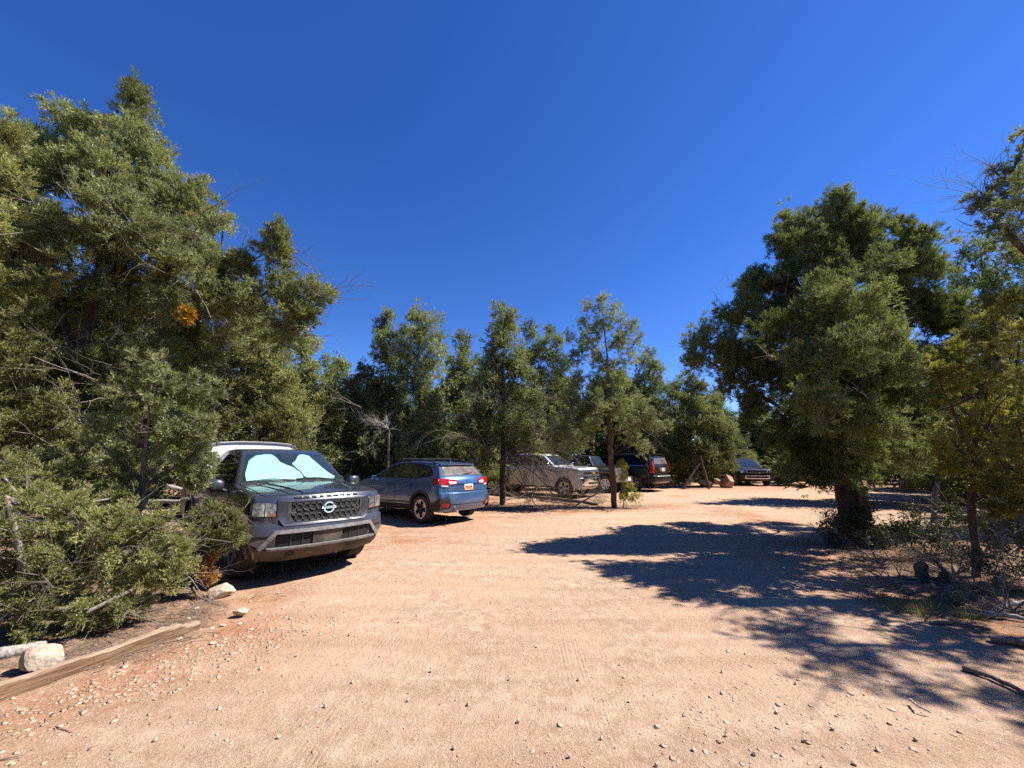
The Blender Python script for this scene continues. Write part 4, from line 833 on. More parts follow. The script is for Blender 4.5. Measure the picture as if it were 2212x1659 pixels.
def black_suv():
    a = 2.36; wb = 3.07; rx, ry = 7.25, 21.9
    loc = (rx+wb*math.cos(a), ry+wb*math.sin(a), .02)
    out = [(.85, .34), (.98, .5), (1.0, .8), (.95, 1.15), (.85, 1.22), (-.4, 1.30), (-1.05, 1.80), (-1.3, 1.87), (-2.2, 1.92), (-3.6, 1.90), (-3.95, 1.87), (-4.08, 1.80), (-4.20, 1.32), (-4.23, 1.25), (-4.24, .80), (-4.29, .76), (-4.29, .5), (-4.15, .38)]
    wt = [(.3, .92), (.5, .99), (.9, 1.015), (1.2, .99), (1.32, .95), (1.85, .75), (1.95, .69)]
    c = Car('large_suv', 'long black full size SUV seen from the rear with a dusty back window', 'SUV', loc, a, out, 5, 7, wt, wb, .40, M['black'], (.2, .12), .46, .36, .05, 1.74, .27, .03, 1.1)
    c.wheels(6, 'silver', .27, 'split'); c.flare(.458, .5, M['black'], .015); r = c.rear
    c.doors([[(-.58, .45), (-.52, .7), (-.52, 1.25), (-1.6, 1.28), (-1.6, .45)], [(-1.63, .45), (-1.63, 1.28), (-2.55, 1.29), (-2.62, .9), (-2.62, .45)]], (-1.45, -2.45), 1.12, M['chrome'])
    c.both('side_window', [(-.7, 1.34), (-1.12, 1.72), (-1.56, 1.79), (-1.58, 1.33)], M['dull_glass'], .008, .02, .04); c.both('rear_side_window', [(-1.66, 1.33), (-1.65, 1.80), (-2.6, 1.81), (-2.62, 1.33)], M['dull_glass'], .008, .02, .04); c.both('quarter_window', [(-2.72, 1.33), (-2.70, 1.81), (-3.7, 1.79), (-3.92, 1.35)], M['dull_glass'], .008, .02, .04)
    c.both('window_trim', [(-.6, 1.295), (-.6, 1.31), (-4.0, 1.32), (-4.0, 1.305)], M['chrome'], .012, .02)
    gl = c.top([(-4.07, 1.81), (-4.20, 1.34)])
    c.put('rear_window', round_poly([(.06, -.86), (.95, -.86), (.95, .86), (.06, .86)], .05), gl, M['dusty_glass'], .012, .015, .2, .2)
    c.put('spoiler', round_poly([(0, -.9), (1, -.95), (1, .95), (0, .9)], .05), c.top([(-3.75, 1.895), (-4.2, 1.85)]), M['black'], .03, .05, .3, .2)
    tg = c.put('tailgate', round_poly([(-.80, .82), (-.82, 1.28), (.82, 1.28), (.80, .82)], .05), r, M['black'], .008, .02, .15)
    c.put('plate_recess', [(-.34, 1.0), (-.44, 1.2), (.44, 1.2), (.34, 1.0)], r, M['plastic_dusty'], .012, .02, .1, None, tg)
    pl = c.put('licence_plate', [(-.155, 1.02), (-.155, 1.17), (.155, 1.17), (.155, 1.02)], r, M['plate'], .02, .02, None, None, tg)
    c.put('plate_marks', [[(x, 1.06), (x+.03, 1.06), (x+.03, 1.12), (x, 1.12)] for x in (-.11, -.06, -.01, .05, .09)], r, M['plastic'], .022, .01, None, None, pl)
    for g in (1, -1): c.put('tail_light', [(g*.86, .92), (g*.84, 1.5), (g*.95, 1.5), (g*.99, .92)], r, M['red_lens'], .016, .03, .05, .1); c.put('tail_light_side', [(-4.05, .95), (-4.05, 1.28), (-4.26, 1.28), (-4.26, .95)], c.side(g), M['red_lens'], .01, .03)
    b = c.put('bumper', round_poly([(-.98, .50), (-.98, .78), (.98, .78), (.98, .50)], .03), r, M['black'], .05, .06, .08)
    c.put('bumper_step', [(-.78, .755), (-.78, .785), (.78, .785), (.78, .755)], r, M['silver'], .075, .06, .1, None, b)
    c.put('bumper_trim', [(-.9, .44), (-.9, .50), (.9, .50), (.9, .44)], r, M['grey_plastic'], .03, .05, .1, None, b)
    c.put('windscreen', [(.03, -.9), (.96, -.9), (.96, .9), (.03, .9)], c.top([(-.42, 1.31), (-1.05, 1.795)]), M['dull_glass'], .006, .015, .2, .3); c.mirrors(-.66, 1.26, M['black'], (.14, .22, .18), .08)
    for g in (1, -1): c.put('headlight', [(g*.55, .95), (g*.55, 1.1), (g*.95, 1.1), (g*.95, .98)], c.front, M['lamp'], .012, .02); mb = MB(); mb.tube([(-1.2, g*.68, 1.87), (-1.4, g*.67, 1.94), (-3.6, g*.67, 1.94), (-3.9, g*.68, 1.88)], .02, 6); mb.obj('roof_rail', M['plastic'], c.root)
    c.put('grille', [(-.5, .75), (-.5, 1.1), (.5, 1.1), (.5, .75)], c.front, M['plastic'], .012, .02)
    return c

def far_suv():
    out = [(.80, .30), (.92, .42), (.95, .60), (.93, .85), (.90, 1.0), (.80, 1.06), (.1, 1.13), (-.40, 1.16), (-1.18, 1.64), (-1.4, 1.70), (-2.1, 1.745), (-3.0, 1.71), (-3.35, 1.66), (-3.72, 1.2), (-3.84, 1.1), (-3.88, .75), (-3.9, .5), (-3.75, .32)]
    wt = [(.28, .88), (.45, .96), (.8, .99), (1.0, .98), (1.15, .92), (1.66, .70), (1.76, .64)]
    c = Car('family_suv', 'black family SUV with a silver lower bumper, parked beyond the tall boulder', 'SUV', (15.75, 26.0, .0), -1.738, out, 6, 5, wt, 2.9, .38, M['black'], (.2, .12), .44, .33, .05, 1.70, .25, .03, 1.0)
    c.wheels(5, 'silver', .26, 'split'); c.flare(.438, .49, M['plastic'], .012); f = c.front
    gr = c.put('grille', [(-.60, .84), (-.64, .98), (.64, .98), (.60, .84)], f, M['void'], .01, .02)
    o = [(-.66, 1.0), (.66, 1.0), (.62, .82), (.15, .80), (-.15, .80), (-.62, .82)]; i = [(-.61, .975), (.61, .975), (.575, .85), (.13, .835), (-.13, .835), (-.575, .85)]
    c.put('grille_surround', [[o[k], o[(k+1) % 6], i[(k+1) % 6], i[k]] for k in range(6)], f, M['silver'], .03, .03, .1, None, gr)
    c.put('grille_mesh', [[(y-.05, .875), (y-.05, .955), (y-.035, .955), (y-.035, .875)] for y in np.linspace(-.5, .6, 9)]+[[(-.6, .91), (-.6, .922), (.6, .922), (.6, .91)]], f, M['silver'], .02, .02, None, None, gr)
    o = [(-.72, .66), (.72, .66), (.72, .44), (-.72, .44)]; i = [(-.64, .61), (.64, .61), (.64, .50), (-.64, .50)]
    b = c.put('bumper_trim', [[o[k], o[(k+1) % 4], i[(k+1) % 4], i[k]] for k in range(4)], f, M['clear_lens'], .04, .04, .1)
    c.put('air_intake', [(-.64, .5), (-.64, .61), (.64, .61), (.64, .5)], f, M['void'], .016, .02, .1, None, b)
    for g in (1, -1): c.put('headlight', [(g*.70, .82), (g*.70, 1.0), (g*.93, 1.0), (g*.93, .82)], f, M['lamp'], .014, .03, .06); c.put('tail_light', [(g*.8, .8), (g*.8, 1.15), (g*.95, 1.15), (g*.95, .8)], c.rear, M['red_lens'], .014, .03)
    c.doors([[(-.55, .46), (-.5, .7), (-.5, 1.10), (-1.6, 1.12), (-1.6, .46)], [(-1.63, .46), (-1.63, 1.12), (-2.5, 1.14), (-2.45, .8), (-2.35, .46)]], (-1.45, -2.4), .98)
    c.both('side_window', [(-.62, 1.18), (-1.2, 1.57), (-1.57, 1.62), (-1.58, 1.175)], M['glass'], .008, .02, .04); c.both('rear_side_window', [(-1.66, 1.175), (-1.65, 1.625), (-2.5, 1.62), (-2.58, 1.18)], M['glass'], .008, .02, .04); c.both('quarter_window', [(-2.68, 1.18), (-2.6, 1.615), (-3.1, 1.58), (-3.5, 1.22)], M['glass'], .008, .02, .04)
    c.put('windscreen', round_poly([(.03, -.92), (.97, -.9), (.97, .9), (.03, .92)], .05), c.top([(-.42, 1.175), (-1.17, 1.635)]), M['blue_glass'], .008, .015, .2, .3)
    c.mirrors(-.66, 1.10, M['black'], (.13, .2, .15), .08)
    return c
pickup_truck(); blue_crossover(); white_pickup(); jeep(); black_suv(); far_suv()
# ---------------------------------------------------------------- trees
def unit(v): return v/(np.linalg.norm(v, axis=-1, keepdims=True)+1e-9)
def leaf_quads(base, d, ln, wd, g, droop=0.0):
    """diamond shaped leaflets: base points, directions, lengths, widths"""
    n = len(base); r = unit(np.cross(d, g.normal(size=(n, 3))))
    mid = base+d*(ln*0.45)[:, None]; tip = base+d*ln[:, None]; w = (wd*0.5)[:, None]*r
    return np.stack([base, mid-w, tip, mid+w], 1)
def tuft_lib(kind, k, g, count=10, wf=1.0):
    """unit tufts (leaflet quads) along +Z"""
    out = []
    for _ in range(count):
        if kind == 'juniper':        # plume: forked scaly twigs with short side shoots
            nt = max(3, k//6); B = []; Dd = []; Ln = []; Wd = []
            for _t in range(nt):
                a = g.random()*6.283; t0 = 0.55*g.random(); lean = 0.25+0.75*g.random()
                b0 = np.array([0.05*math.cos(a), 0.05*math.sin(a), t0]); d0 = unit(np.array([math.cos(a)*lean, math.sin(a)*lean, 0.8])+g.normal(0, 0.15, 3)); L0 = 0.42+0.22*g.random()
                B.append(b0); Dd.append(d0); Ln.append(L0); Wd.append(0.115*wf)
                for q in range(5):
                    f = 0.25+0.16*q; B.append(b0+d0*L0*f); Dd.append(unit(d0+g.normal(0, 0.55, 3)+np.array([0, 0, .15]))); Ln.append(0.25*(0.7+0.6*g.random())*(1.15-f*.5)); Wd.append(0.105*wf*(0.8+0.4*g.random()))
            out.append(leaf_quads(np.array(B), np.array(Dd), np.array(Ln), np.array(Wd), g))
        elif kind == 'needle':       # brush of needles round the last part of a twig
            t = g.random(k)*0.55; a = g.random(k)*6.283
            b = np.stack([0.02*np.cos(a), 0.02*np.sin(a), t], 1); sp = 0.5+0.55*g.random(k)
            d = unit(np.stack([np.cos(a)*sp, np.sin(a)*sp, 0.75+0*a], 1)+g.normal(0, 0.15, (k, 3)))
            out.append(leaf_quads(b, d, 0.52*(0.75+0.4*g.random(k)), 0.08*(0.8+0.4*g.random(k)), g))
        else:                        # broad small leaves on a twig
            t = g.random(k); a = g.random(k)*6.283
            b = np.stack([0.03*np.cos(a), 0.03*np.sin(a), t], 1)
            d = unit(np.stack([np.cos(a), np.sin(a), 0.5+0*a], 1)+g.normal(0, 0.4, (k, 3)))
            out.append(leaf_quads(b, d, 0.30*(0.7+0.5*g.random(k)), 0.16*(0.7+0.5*g.random(k)), g))
    return np.array(out)             # (count,k,4,3)
_LG = np.random.default_rng(99)
LIB = {('juniper', 40): tuft_lib('juniper', 84, _LG, 10, .62), ('juniper', 30): tuft_lib('juniper', 66, _LG, 10, .78), ('juniper', 20): tuft_lib('juniper', 48, _LG, 10, .82), ('juniper', 13): tuft_lib('juniper', 24, _LG),
       ('needle', 34): tuft_lib('needle', 34, _LG), ('needle', 18): tuft_lib('needle', 18, _LG), ('leaf', 9): tuft_lib('leaf', 9, _LG)}
def place_tufts(P, Dr, S, lib, g, fat=1.0):
    n = len(P); idx = g.integers(0, len(lib), n); T = lib[idx].copy()      # (n,k,4,3)
    Dr = unit(Dr); r = unit(np.cross(Dr, g.normal(size=(n, 3)))); b = np.cross(Dr, r)
    T = T*S[:, None, None, None]
    X = T[..., 0:1]*r[:, None, None, :]*fat+T[..., 1:2]*b[:, None, None, :]*fat+T[..., 2:3]*Dr[:, None, None, :]
    return (X+P[:, None, None, :]).reshape(-1, 3), T.shape[1]
def tubes(A, B, ra, rb, n):
    """separate tapered tubes for many segments at once"""
    m = len(A); d = unit(B-A); h = np.where(np.abs(d[:, 2:3]) > 0.9, np.array([[1.0, 0, 0]]), np.array([[0, 0, 1.0]])); r = unit(np.cross(d, h)); b = np.cross(d, r)
    an = np.arange(n)*2*math.pi/n; c, s = np.cos(an)[None, :, None], np.sin(an)[None, :, None]
    ring = r[:, None]*c+b[:, None]*s
    V = np.concatenate([A[:, None]+ring*ra[:, None, None], B[:, None]+ring*rb[:, None, None]], 1)
    k = np.arange(n); f = np.stack([k, (k+1) % n, (k+1) % n+n, k+n], 1)
    F = (f[None]+(np.arange(m)*2*n)[:, None, None]).reshape(-1, 4)
    return V.reshape(-1, 3), F
def join(parts):
    V = []; F = []; b = 0
    for v, f in parts:
        if len(v) == 0: continue
        V.append(v); F.append(f+b); b += len(v)
    return np.concatenate(V), np.concatenate(F)
class Skeleton:
    """branches grown from a trunk to every tip"""
    def __init__(s, trunks, g):
        s.P = []; s.par = []; s.g = g; s.ntr = 0
        for tr in trunks:            # polyline points, first on the ground (or on an earlier node)
            tr = [np.array(p, float) for p in tr]; pts = []
            for a, b in zip(tr[:-1], tr[1:]):
                n = max(1, int(np.linalg.norm(b-a)/0.22)); pts += [a+(b-a)*k/n for k in range(n)]
            pts.append(tr[-1]); prev = -1
            if s.P and tr[0][2] > 0.15: Q = np.array(s.P); prev = int(np.argmin(np.linalg.norm(Q-tr[0], axis=1))); n_ = int(np.linalg.norm(Q[prev]-tr[0])/0.2); pts = [Q[prev]+(tr[0]-Q[prev])*k/(n_+1) for k in range(1, n_+1)]+pts
            for i, p in enumerate(pts):
                s.P.append(p+g.normal(0, 0.012, 3)*(i > 0)); s.par.append(prev); prev = len(s.P)-1
        s.ntr = len(s.P)
        s.tips = []
    def grow(s, tips, rise=0.35, step=0.28, wig=0.05):
        Q = np.array(s.P); base = Q[:, 2].min()
        axis = Q[:s.ntr]; order = np.argsort([np.min(np.linalg.norm(axis-t, axis=1)) for t in tips])
        cap = len(Q)+len(tips)*14; B = np.zeros((cap, 3)); n = len(Q); B[:n] = Q
        for i in order:
            t = tips[i]; d = t-B[:n]; L = np.linalg.norm(d, axis=1)
            cost = L*(1+0.5*np.clip(rise-d[:, 2]/(L+1e-6), 0, 2)); cost[:s.ntr] += 0.10
            j = int(np.argmin(cost)); k = max(1, min(12, int(L[j]/step))); a = B[j].copy(); prev = j
            for q in range(1, k+1):
                f = q/k; p = a+(t-a)*f
                if q < k: p = p+s.g.normal(0, wig, 3)*min(1, L[j])-np.array([0, 0, 0.10*L[j]*math.sin(math.pi*f)])
                B[n] = p; s.P.append(p); s.par.append(prev); prev = n; n += 1
            s.tips.append(prev)
    def mesh(s, name, mat, r0, rt=0.004, expo=0.8, min_r=0.0):
        P = np.array(s.P); par = np.array(s.par); n = len(P); cnt = np.zeros(n)
        for t in s.tips: cnt[t] += 1
        if not s.tips: cnt[-1] = 1
        for i in range(n-1, -1, -1):
            cnt[i] = max(cnt[i], 0.5)
            if par[i] >= 0: cnt[par[i]] += cnt[i]
        mx = cnt.max(); rad = rt+(r0-rt)*(cnt/mx)**expo
        # trunk nodes keep at least a taper towards their end
        ch = np.where(par >= 0)[0]; A, B = P[par[ch]], P[ch]; ra, rb = rad[par[ch]], rad[ch]; ra = np.minimum(ra, rb*1.25+0.004)
        d = B-A; A = A-unit(d)*np.minimum(ra, 0.02)[:, None]; parts = []
        big = rb > 0.035; midr = (~big) & (rb > 0.010)
        for m, k in ((big, 9), (midr, 5), (~(big | midr), 3)):
            if m.any(): parts.append(tubes(A[m], B[m], ra[m], rb[m], k))
        V, F = join(parts); s.rad = rad
        return np_mesh(name, V, F, mat, smooth=True)
def grow_lobes(lobes, g, per, shell=0.62, up=0.7):
    """branch tips inside lobes (centre xyz, radius, flatten) -> tips, directions"""
    T = []; Dd = []
    for c, r, fl in lobes:
        n = max(4, int(per*r*r)); d = unit(g.normal(size=(n, 3))); d[:, 2] = np.where(d[:, 2] < -0.55, -d[:, 2], d[:, 2])
        rr = r*(shell+(1-shell)*g.random(n)**0.6)*(0.82+0.36*g.random(n)); q = np.array(c)+d*rr[:, None]*np.array([1, 1, fl])
        T.append(q); Dd.append(d)
    return np.concatenate(T), np.concatenate(Dd)
def dead_twigs(tips_from, g, n, length, rad=0.006, forks=5):
    """bare forked twigs starting on given points (p, outward direction)"""
    A = []; B = []; ra = []; rb = []
    for _ in range(n):
        i = g.integers(0, len(tips_from[0])); p = tips_from[0][i].copy(); d = unit(tips_from[1][i]+g.normal(0, 0.5, 3)); L = length*(0.5+0.9*g.random()); r = rad*(0.6+0.9*g.random())
        st = [(p, d, L, r, 0)]
        while st:
            p, d, L, r, lv = st.pop(); k = 4; pp = p
            for q in range(k):
                d = unit(d+g.normal(0, 0.22, 3)+np.array([0, 0, 0.03])); e = pp+d*L/k; r2 = r*0.82
                A.append(pp); B.append(e); ra.append(r); rb.append(r2); r = r2; pp = e
                if lv < 2 and g.random() < 0.62: st.append((e, unit(d+g.normal(0, 0.75, 3)), L*0.5, r*0.65, lv+1))
    A, B = np.array(A), np.array(B); return tubes(A, B, np.array(ra), np.array(rb), 3)

def tree(name, label, cat, base, trunks, lobes, kind='juniper', mat='juniper', per=26, tufts=11, size=0.17, lib=None, r0=0.16, seed=1, spray=0.2, bark='bark', dead=0, dead_len=0.6, fat=1.0, group=None, up=0.55, shell=0.6, strag=0.06, dead_z=(0, 99), dead_rad=0.006, expo=0.8, rise=0.35, skip_trunk=False):
    g = np.random.default_rng(seed); base = np.array([base[0], base[1], float(gz(base[0], base[1])) if len(base) < 3 else base[2]])
    per = per*1.5; tufts = int(round(tufts*2.15)); size = size*1.1
    t = thing(name, label, cat, tuple(base), 0, group)
    trunks = [[np.array(p, float)-base for p in tr] for tr in trunks]; lobes = [(np.array(c, float)-base, max(r*.6, r-.33*(spray+size)), f) for c, r, f in lobes]
    sk = Skeleton(trunks, g); tips, outd = grow_lobes(lobes, g, per, shell)
    ok = tips[:, 2] > 0.06; tips, outd = tips[ok], outd[ok]
    sk.grow(tips, rise)
    link('trunk', sk.mesh('trunk', M[bark], r0, 0.0035, expo), t)
    # foliage: each tip carries a spray of tufts
    n = len(tips); m = tufts; sd = unit(outd*(1-up)+np.array([0, 0, up])+g.normal(0, 0.25, (n, 3)))
    sp = spray*(0.6+0.8*g.random(n)); off = g.normal(size=(n, m, 3)); off = unit(off)*(g.random((n, m, 1))**0.45)
    al = (off*sd[:, None]).sum(-1, keepdims=True); off = off+sd[:, None]*al*0.7
    P = (tips[:, None]+off*sp[:, None, None]).reshape(-1, 3); Dr = (sd[:, None]+off*0.8+g.normal(0, 0.2, (n, m, 3))).reshape(-1, 3)
    S = size*(0.65+0.6*g.random(n*m)); lo = P[:, 2] > 0.02; P, Dr, S = P[lo], Dr[lo], S[lo]
    L = LIB[lib or (kind, 20)]; V, k = place_tufts(P, Dr, S, L, g, fat)
    F = np.arange(len(V)).reshape(-1, 4); ct = np.repeat(g.random(n), m)[lo]
    q_ = P+base; bigv = vnoise(q_[:, 0]+q_[:, 2]*.7, q_[:, 1]+q_[:, 2]*.9, seed, 3, .9)-.5
    tint = np.clip(0.16+0.42*np.repeat(ct, k)+0.40*g.random(len(F))+np.repeat(bigv, k)*1.1, 0, 1)
    link('foliage', np_mesh('foliage', V, F, M[mat], tint), t)
    if dead:
        Q = np.array(sk.P); ok = (Q[:, 2] > dead_z[0]) & (Q[:, 2] < dead_z[1]) & (sk.rad < 0.05)
        if ok.sum() > 3:
            cen = np.array([np.mean(Q[:, 0]), np.mean(Q[:, 1]), 0]); D2 = unit((Q[ok]-cen)*np.array([1, 1, 0.15]))
            V, F = dead_twigs((Q[ok], D2), g, dead, dead_len, dead_rad); link('dead_twigs', np_mesh('dead_twigs', V, F, M['bark_grey'], smooth=True), t)
    return t
def PL(lst, y, fl=1.0):
    """lobes read off the photograph (u, v, radius in pixels, nearer(-)/farther(+) metres) at distance y"""
    out = []
    for q in lst:
        u, v, r = q[:3]; dy = q[3] if len(q) > 3 else 0.0; p, k = at(u, v, y+dy); out.append((p, r*k, q[4] if len(q) > 4 else fl))
    return out
def TP(pts, y):                      # trunk polyline in pixels at distance y (+dy)
    return [at(q[0], q[1], y+(q[2] if len(q) > 2 else 0))[0] for q in pts]
def base_at(u, y): p = at(u, 995, y)[0]; return p[0], p[1]
def trunk_from(u0, y, pts, z0=-0.05):
    x, yy = base_at(u0, y); return [np.array([x, yy, float(gz(x, yy))+z0])]+TP(pts, y)

# ---- big junipers on the left
b = base_at(200, 6.0)
tree('juniper_tree', 'huge juniper with a jagged crown, the highest against the sky, left of the grey pickup', 'tree', b,
     [trunk_from(195, 6.0, [(190, 960), (175, 800), (215, 560), (270, 330), (295, 200)]), trunk_from(215, 6.1, [(250, 950, .2), (350, 760, .3), (470, 640, .6), (600, 560, .9)]), TP([(178, 800), (100, 600), (60, 420), (100, 270)], 6.0), TP([(300, 850, .2), (420, 740, .6), (560, 700, 1.0), (670, 640, 1.3)], 6.0)],
     PL([(290, 212, 22), (283, 250, 32), (268, 310, 52), (305, 340, 52), (215, 300, 42), (140, 250, 28), (148, 300, 48), (75, 305, 34), (90, 350, 60), (225, 400, 85, -.3), (330, 420, 66), (345, 370, 34), (130, 430, 85, -.3), (385, 480, 66), (280, 520, 100, -.6), (160, 560, 95, -.6), (452, 500, 44), (425, 430, 34), (380, 590, 90, -.5), (480, 590, 62), (535, 585, 36), (600, 520, 18), (588, 545, 24), (300, 660, 85, .4), (190, 690, 80, .4), (450, 690, 70), (545, 675, 58), (595, 620, 32), (640, 655, 40), (680, 640, 28), (655, 690, 34), (612, 720, 36), (90, 700, 80, .5), (390, 760, 60, .4), (250, 790, 60, .9), (200, 800, 50, -.6), (120, 830, 60, -.5), (150, 900, 55, -.7), (240, 870, 45, -.6), (80, 960, 60, -.6), (190, 980, 50, -.7), (320, 760, 44, -.4), (440, 790, 44, .6), (490, 740, 44, .6), (560, 730, 40, 1.0)], 6.0),
     'juniper', 'juniper', 50, 14, .14, ('juniper', 40), .115, 11, .17, dead=260, dead_len=.8, dead_z=(.8, 5.2), dead_rad=.007)
b = base_at(-60, 4.9)
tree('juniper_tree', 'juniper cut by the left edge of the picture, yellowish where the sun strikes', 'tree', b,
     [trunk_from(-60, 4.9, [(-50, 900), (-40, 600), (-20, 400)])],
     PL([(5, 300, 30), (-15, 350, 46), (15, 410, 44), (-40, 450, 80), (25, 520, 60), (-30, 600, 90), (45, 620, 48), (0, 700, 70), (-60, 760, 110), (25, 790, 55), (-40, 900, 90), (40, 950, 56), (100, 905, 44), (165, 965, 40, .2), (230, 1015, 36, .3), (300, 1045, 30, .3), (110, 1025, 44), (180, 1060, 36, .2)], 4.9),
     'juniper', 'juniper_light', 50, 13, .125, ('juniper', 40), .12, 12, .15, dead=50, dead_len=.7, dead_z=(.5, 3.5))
b = base_at(560, 11.6)
tree('juniper_tree', 'bright yellow green juniper right behind the white bed cap of the pickup', 'tree', b,
     [trunk_from(570, 11.6, [(565, 950), (560, 760), (555, 680)])],
     PL([(550, 690, 40), (530, 740, 48), (575, 770, 54), (545, 830, 62), (605, 850, 48), (505, 800, 44), (590, 910, 55), (520, 900, 55), (640, 920, 34), (470, 860, 45), (560, 970, 50), (620, 970, 40)], 11.6),
     'juniper', 'juniper_light', 34, 12, .20, ('juniper', 20), .12, 13, .22, dead=30, dead_len=.9)
b = base_at(300, 10.5)
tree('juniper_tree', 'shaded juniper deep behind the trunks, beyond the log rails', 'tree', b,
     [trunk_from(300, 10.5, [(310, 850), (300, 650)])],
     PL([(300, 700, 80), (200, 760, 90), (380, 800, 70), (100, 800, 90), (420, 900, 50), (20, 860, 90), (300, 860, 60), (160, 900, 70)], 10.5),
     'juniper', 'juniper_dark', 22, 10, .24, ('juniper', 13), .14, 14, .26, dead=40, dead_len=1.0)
# young pinyon and low sprays in front on the left
b = base_at(300, 4.75)
tree('pinyon_sapling', 'young pinyon with loose green needle boughs left of the grey pickup', 'tree', b,
     [trunk_from(300, 4.75, [(305, 1080), (320, 900), (330, 780)]), TP([(308, 1000), (400, 930, .1), (470, 870, .15)], 4.75), TP([(308, 1050), (390, 1000, .1), (440, 960, .1)], 4.75), TP([(306, 1040), (220, 960), (160, 930)], 4.75)],
     PL([(330, 800, 36), (290, 850, 40), (370, 830, 34), (420, 850, 34, .1), (452, 858, 24, .15), (345, 900, 44), (250, 920, 44), (390, 935, 36), (430, 975, 24), (300, 970, 46), (440, 925, 22), (200, 940, 40), (365, 1000, 34), (250, 1010, 40), (410, 1012, 20), (320, 1050, 36), (160, 990, 40), (440, 1002, 14, .3), (425, 1042, 16, .25)], 4.75, .8),
     'needle', 'pinyon', 85, 6, .105, ('needle', 34), .045, 21, .10, 'bark_grey', 40, .35, up=.35, shell=.3, dead_rad=.004)
b = (-4.55, 4.0)
tree('juniper_shrub', 'low spreading juniper by the split timber, its sprays hanging over the verge', 'shrub', b,
     [trunk_from(60, 4.0, [(90, 1200), (120, 1130)]), [np.array([b[0], b[1], .1])]+TP([(150, 1260, .1), (260, 1220, .2), (370, 1180, .3)], 4.0), [np.array([b[0], b[1], .1])]+TP([(60, 1240, -.2), (30, 1150, -.3), (10, 1080, -.3)], 4.0), [np.array([b[0], b[1], .1])]+TP([(120, 1320, -.2), (200, 1320, -.2), (290, 1280, 0)], 4.0)],
     PL([(100, 1230, 50, .3), (200, 1240, 50, .4), (300, 1230, 46, .4), (150, 1190, 50, .5), (50, 1010, 46, .5), (130, 1040, 44, .5), (200, 1070, 40, .5), (255, 1085, 32, .5), (10, 1030, 44, .2), (20, 1080, 50, -.2), (85, 1090, 46), (30, 1150, 56, -.2), (140, 1110, 46), (110, 1170, 56), (200, 1150, 46), (180, 1210, 52), (260, 1130, 40, .1), (270, 1190, 46, .1), (330, 1150, 36, .2), (345, 1215, 40, .2), (390, 1180, 30, .3), (60, 1240, 62, -.2), (140, 1270, 58, -.1), (230, 1265, 52), (310, 1265, 44, .1), (365, 1250, 28, .2), (30, 1320, 62, -.3), (110, 1340, 46, -.2), (190, 1325, 42, -.1), (260, 1315, 32)], 4.0, .7),
     'juniper', 'juniper_light', 105, 11, .085, ('juniper', 40), .032, 22, .095, 'bark_grey', 110, .45, up=.3, shell=.35, dead_rad=.005, rise=0)
b = (-4.25, 4.62)
tree('juniper_shrub', 'juniper bough reaching in front of the pickup wheel, its lowest sprigs dead and orange', 'shrub', b,
     [[np.array([b[0], b[1], .02])]+TP([(330, 1210, .1), (400, 1165, .2), (460, 1130, .3)], 4.6), TP([(400, 1165, .2), (450, 1170, .25), (495, 1150, .3)], 4.6)],
     PL([(425, 1130, 18, .2), (455, 1110, 18, .25), (480, 1145, 22, .3), (505, 1160, 17, .3), (450, 1165, 24, .25), (415, 1175, 22, .2), (500, 1125, 13, .35), (470, 1180, 15, .3), (385, 1205, 22, .1), (350, 1190, 26)], 4.6, .8),
     'juniper', 'juniper_light', 260, 9, .08, ('juniper', 40), .028, 23, .07, 'bark_dead', 14, .35, up=.4, shell=.2, dead_rad=.005, rise=0)
# orange dead sprig
g_ = np.random.default_rng(5); Pq = []
for u, v, r in ((440, 1210, 12), (450, 1232, 14), (432, 1228, 10), (462, 1245, 8), (455, 1205, 8), (462, 1195, 6), (445, 1250, 10)):
    c, k = at(u, v, 4.85); Pq.append(c+g_.normal(size=(26, 3))*r*k*0.5)
Pq = np.concatenate(Pq); Pq = Pq[Pq[:, 2] > .03]; V, k = place_tufts(Pq, g_.normal(size=Pq.shape)+np.array([.3, -.2, -.4]), .07*(.7+.5*g_.random(len(Pq))), LIB[('juniper', 20)], g_)
o = link('dead_sprig', np_mesh('dead_sprig', V, np.arange(len(V)).reshape(-1, 4), M['dead_leaf'], g_.random(len(V)//4))); tag(o, 'orange dead juniper sprig drooping beside the pickup front wheel', 'dead twig')
# mistletoe balls
for u, v, r, y, lab in ((403, 680, 17, 5.4, 'orange ball of mistletoe in the big juniper'), (410, 462, 6, 5.7, 'tiny orange mistletoe tuft high in the big juniper')):
    c, k = at(u, v, y); d = unit(g_.normal(size=(90 if r > 8 else 30, 3))); P_ = c+d*(r*k*.55)*(.5+.7*g_.random((len(d), 1))); V, kk = place_tufts(P_, d, r*k*(.4+.7*g_.random(len(P_))), LIB[('needle', 34)], g_)
    o = link('mistletoe', np_mesh('mistletoe', V, np.arange(len(V)).reshape(-1, 4), M['mistletoe'], g_.random(len(V)//4))); tag(o, lab, 'mistletoe')

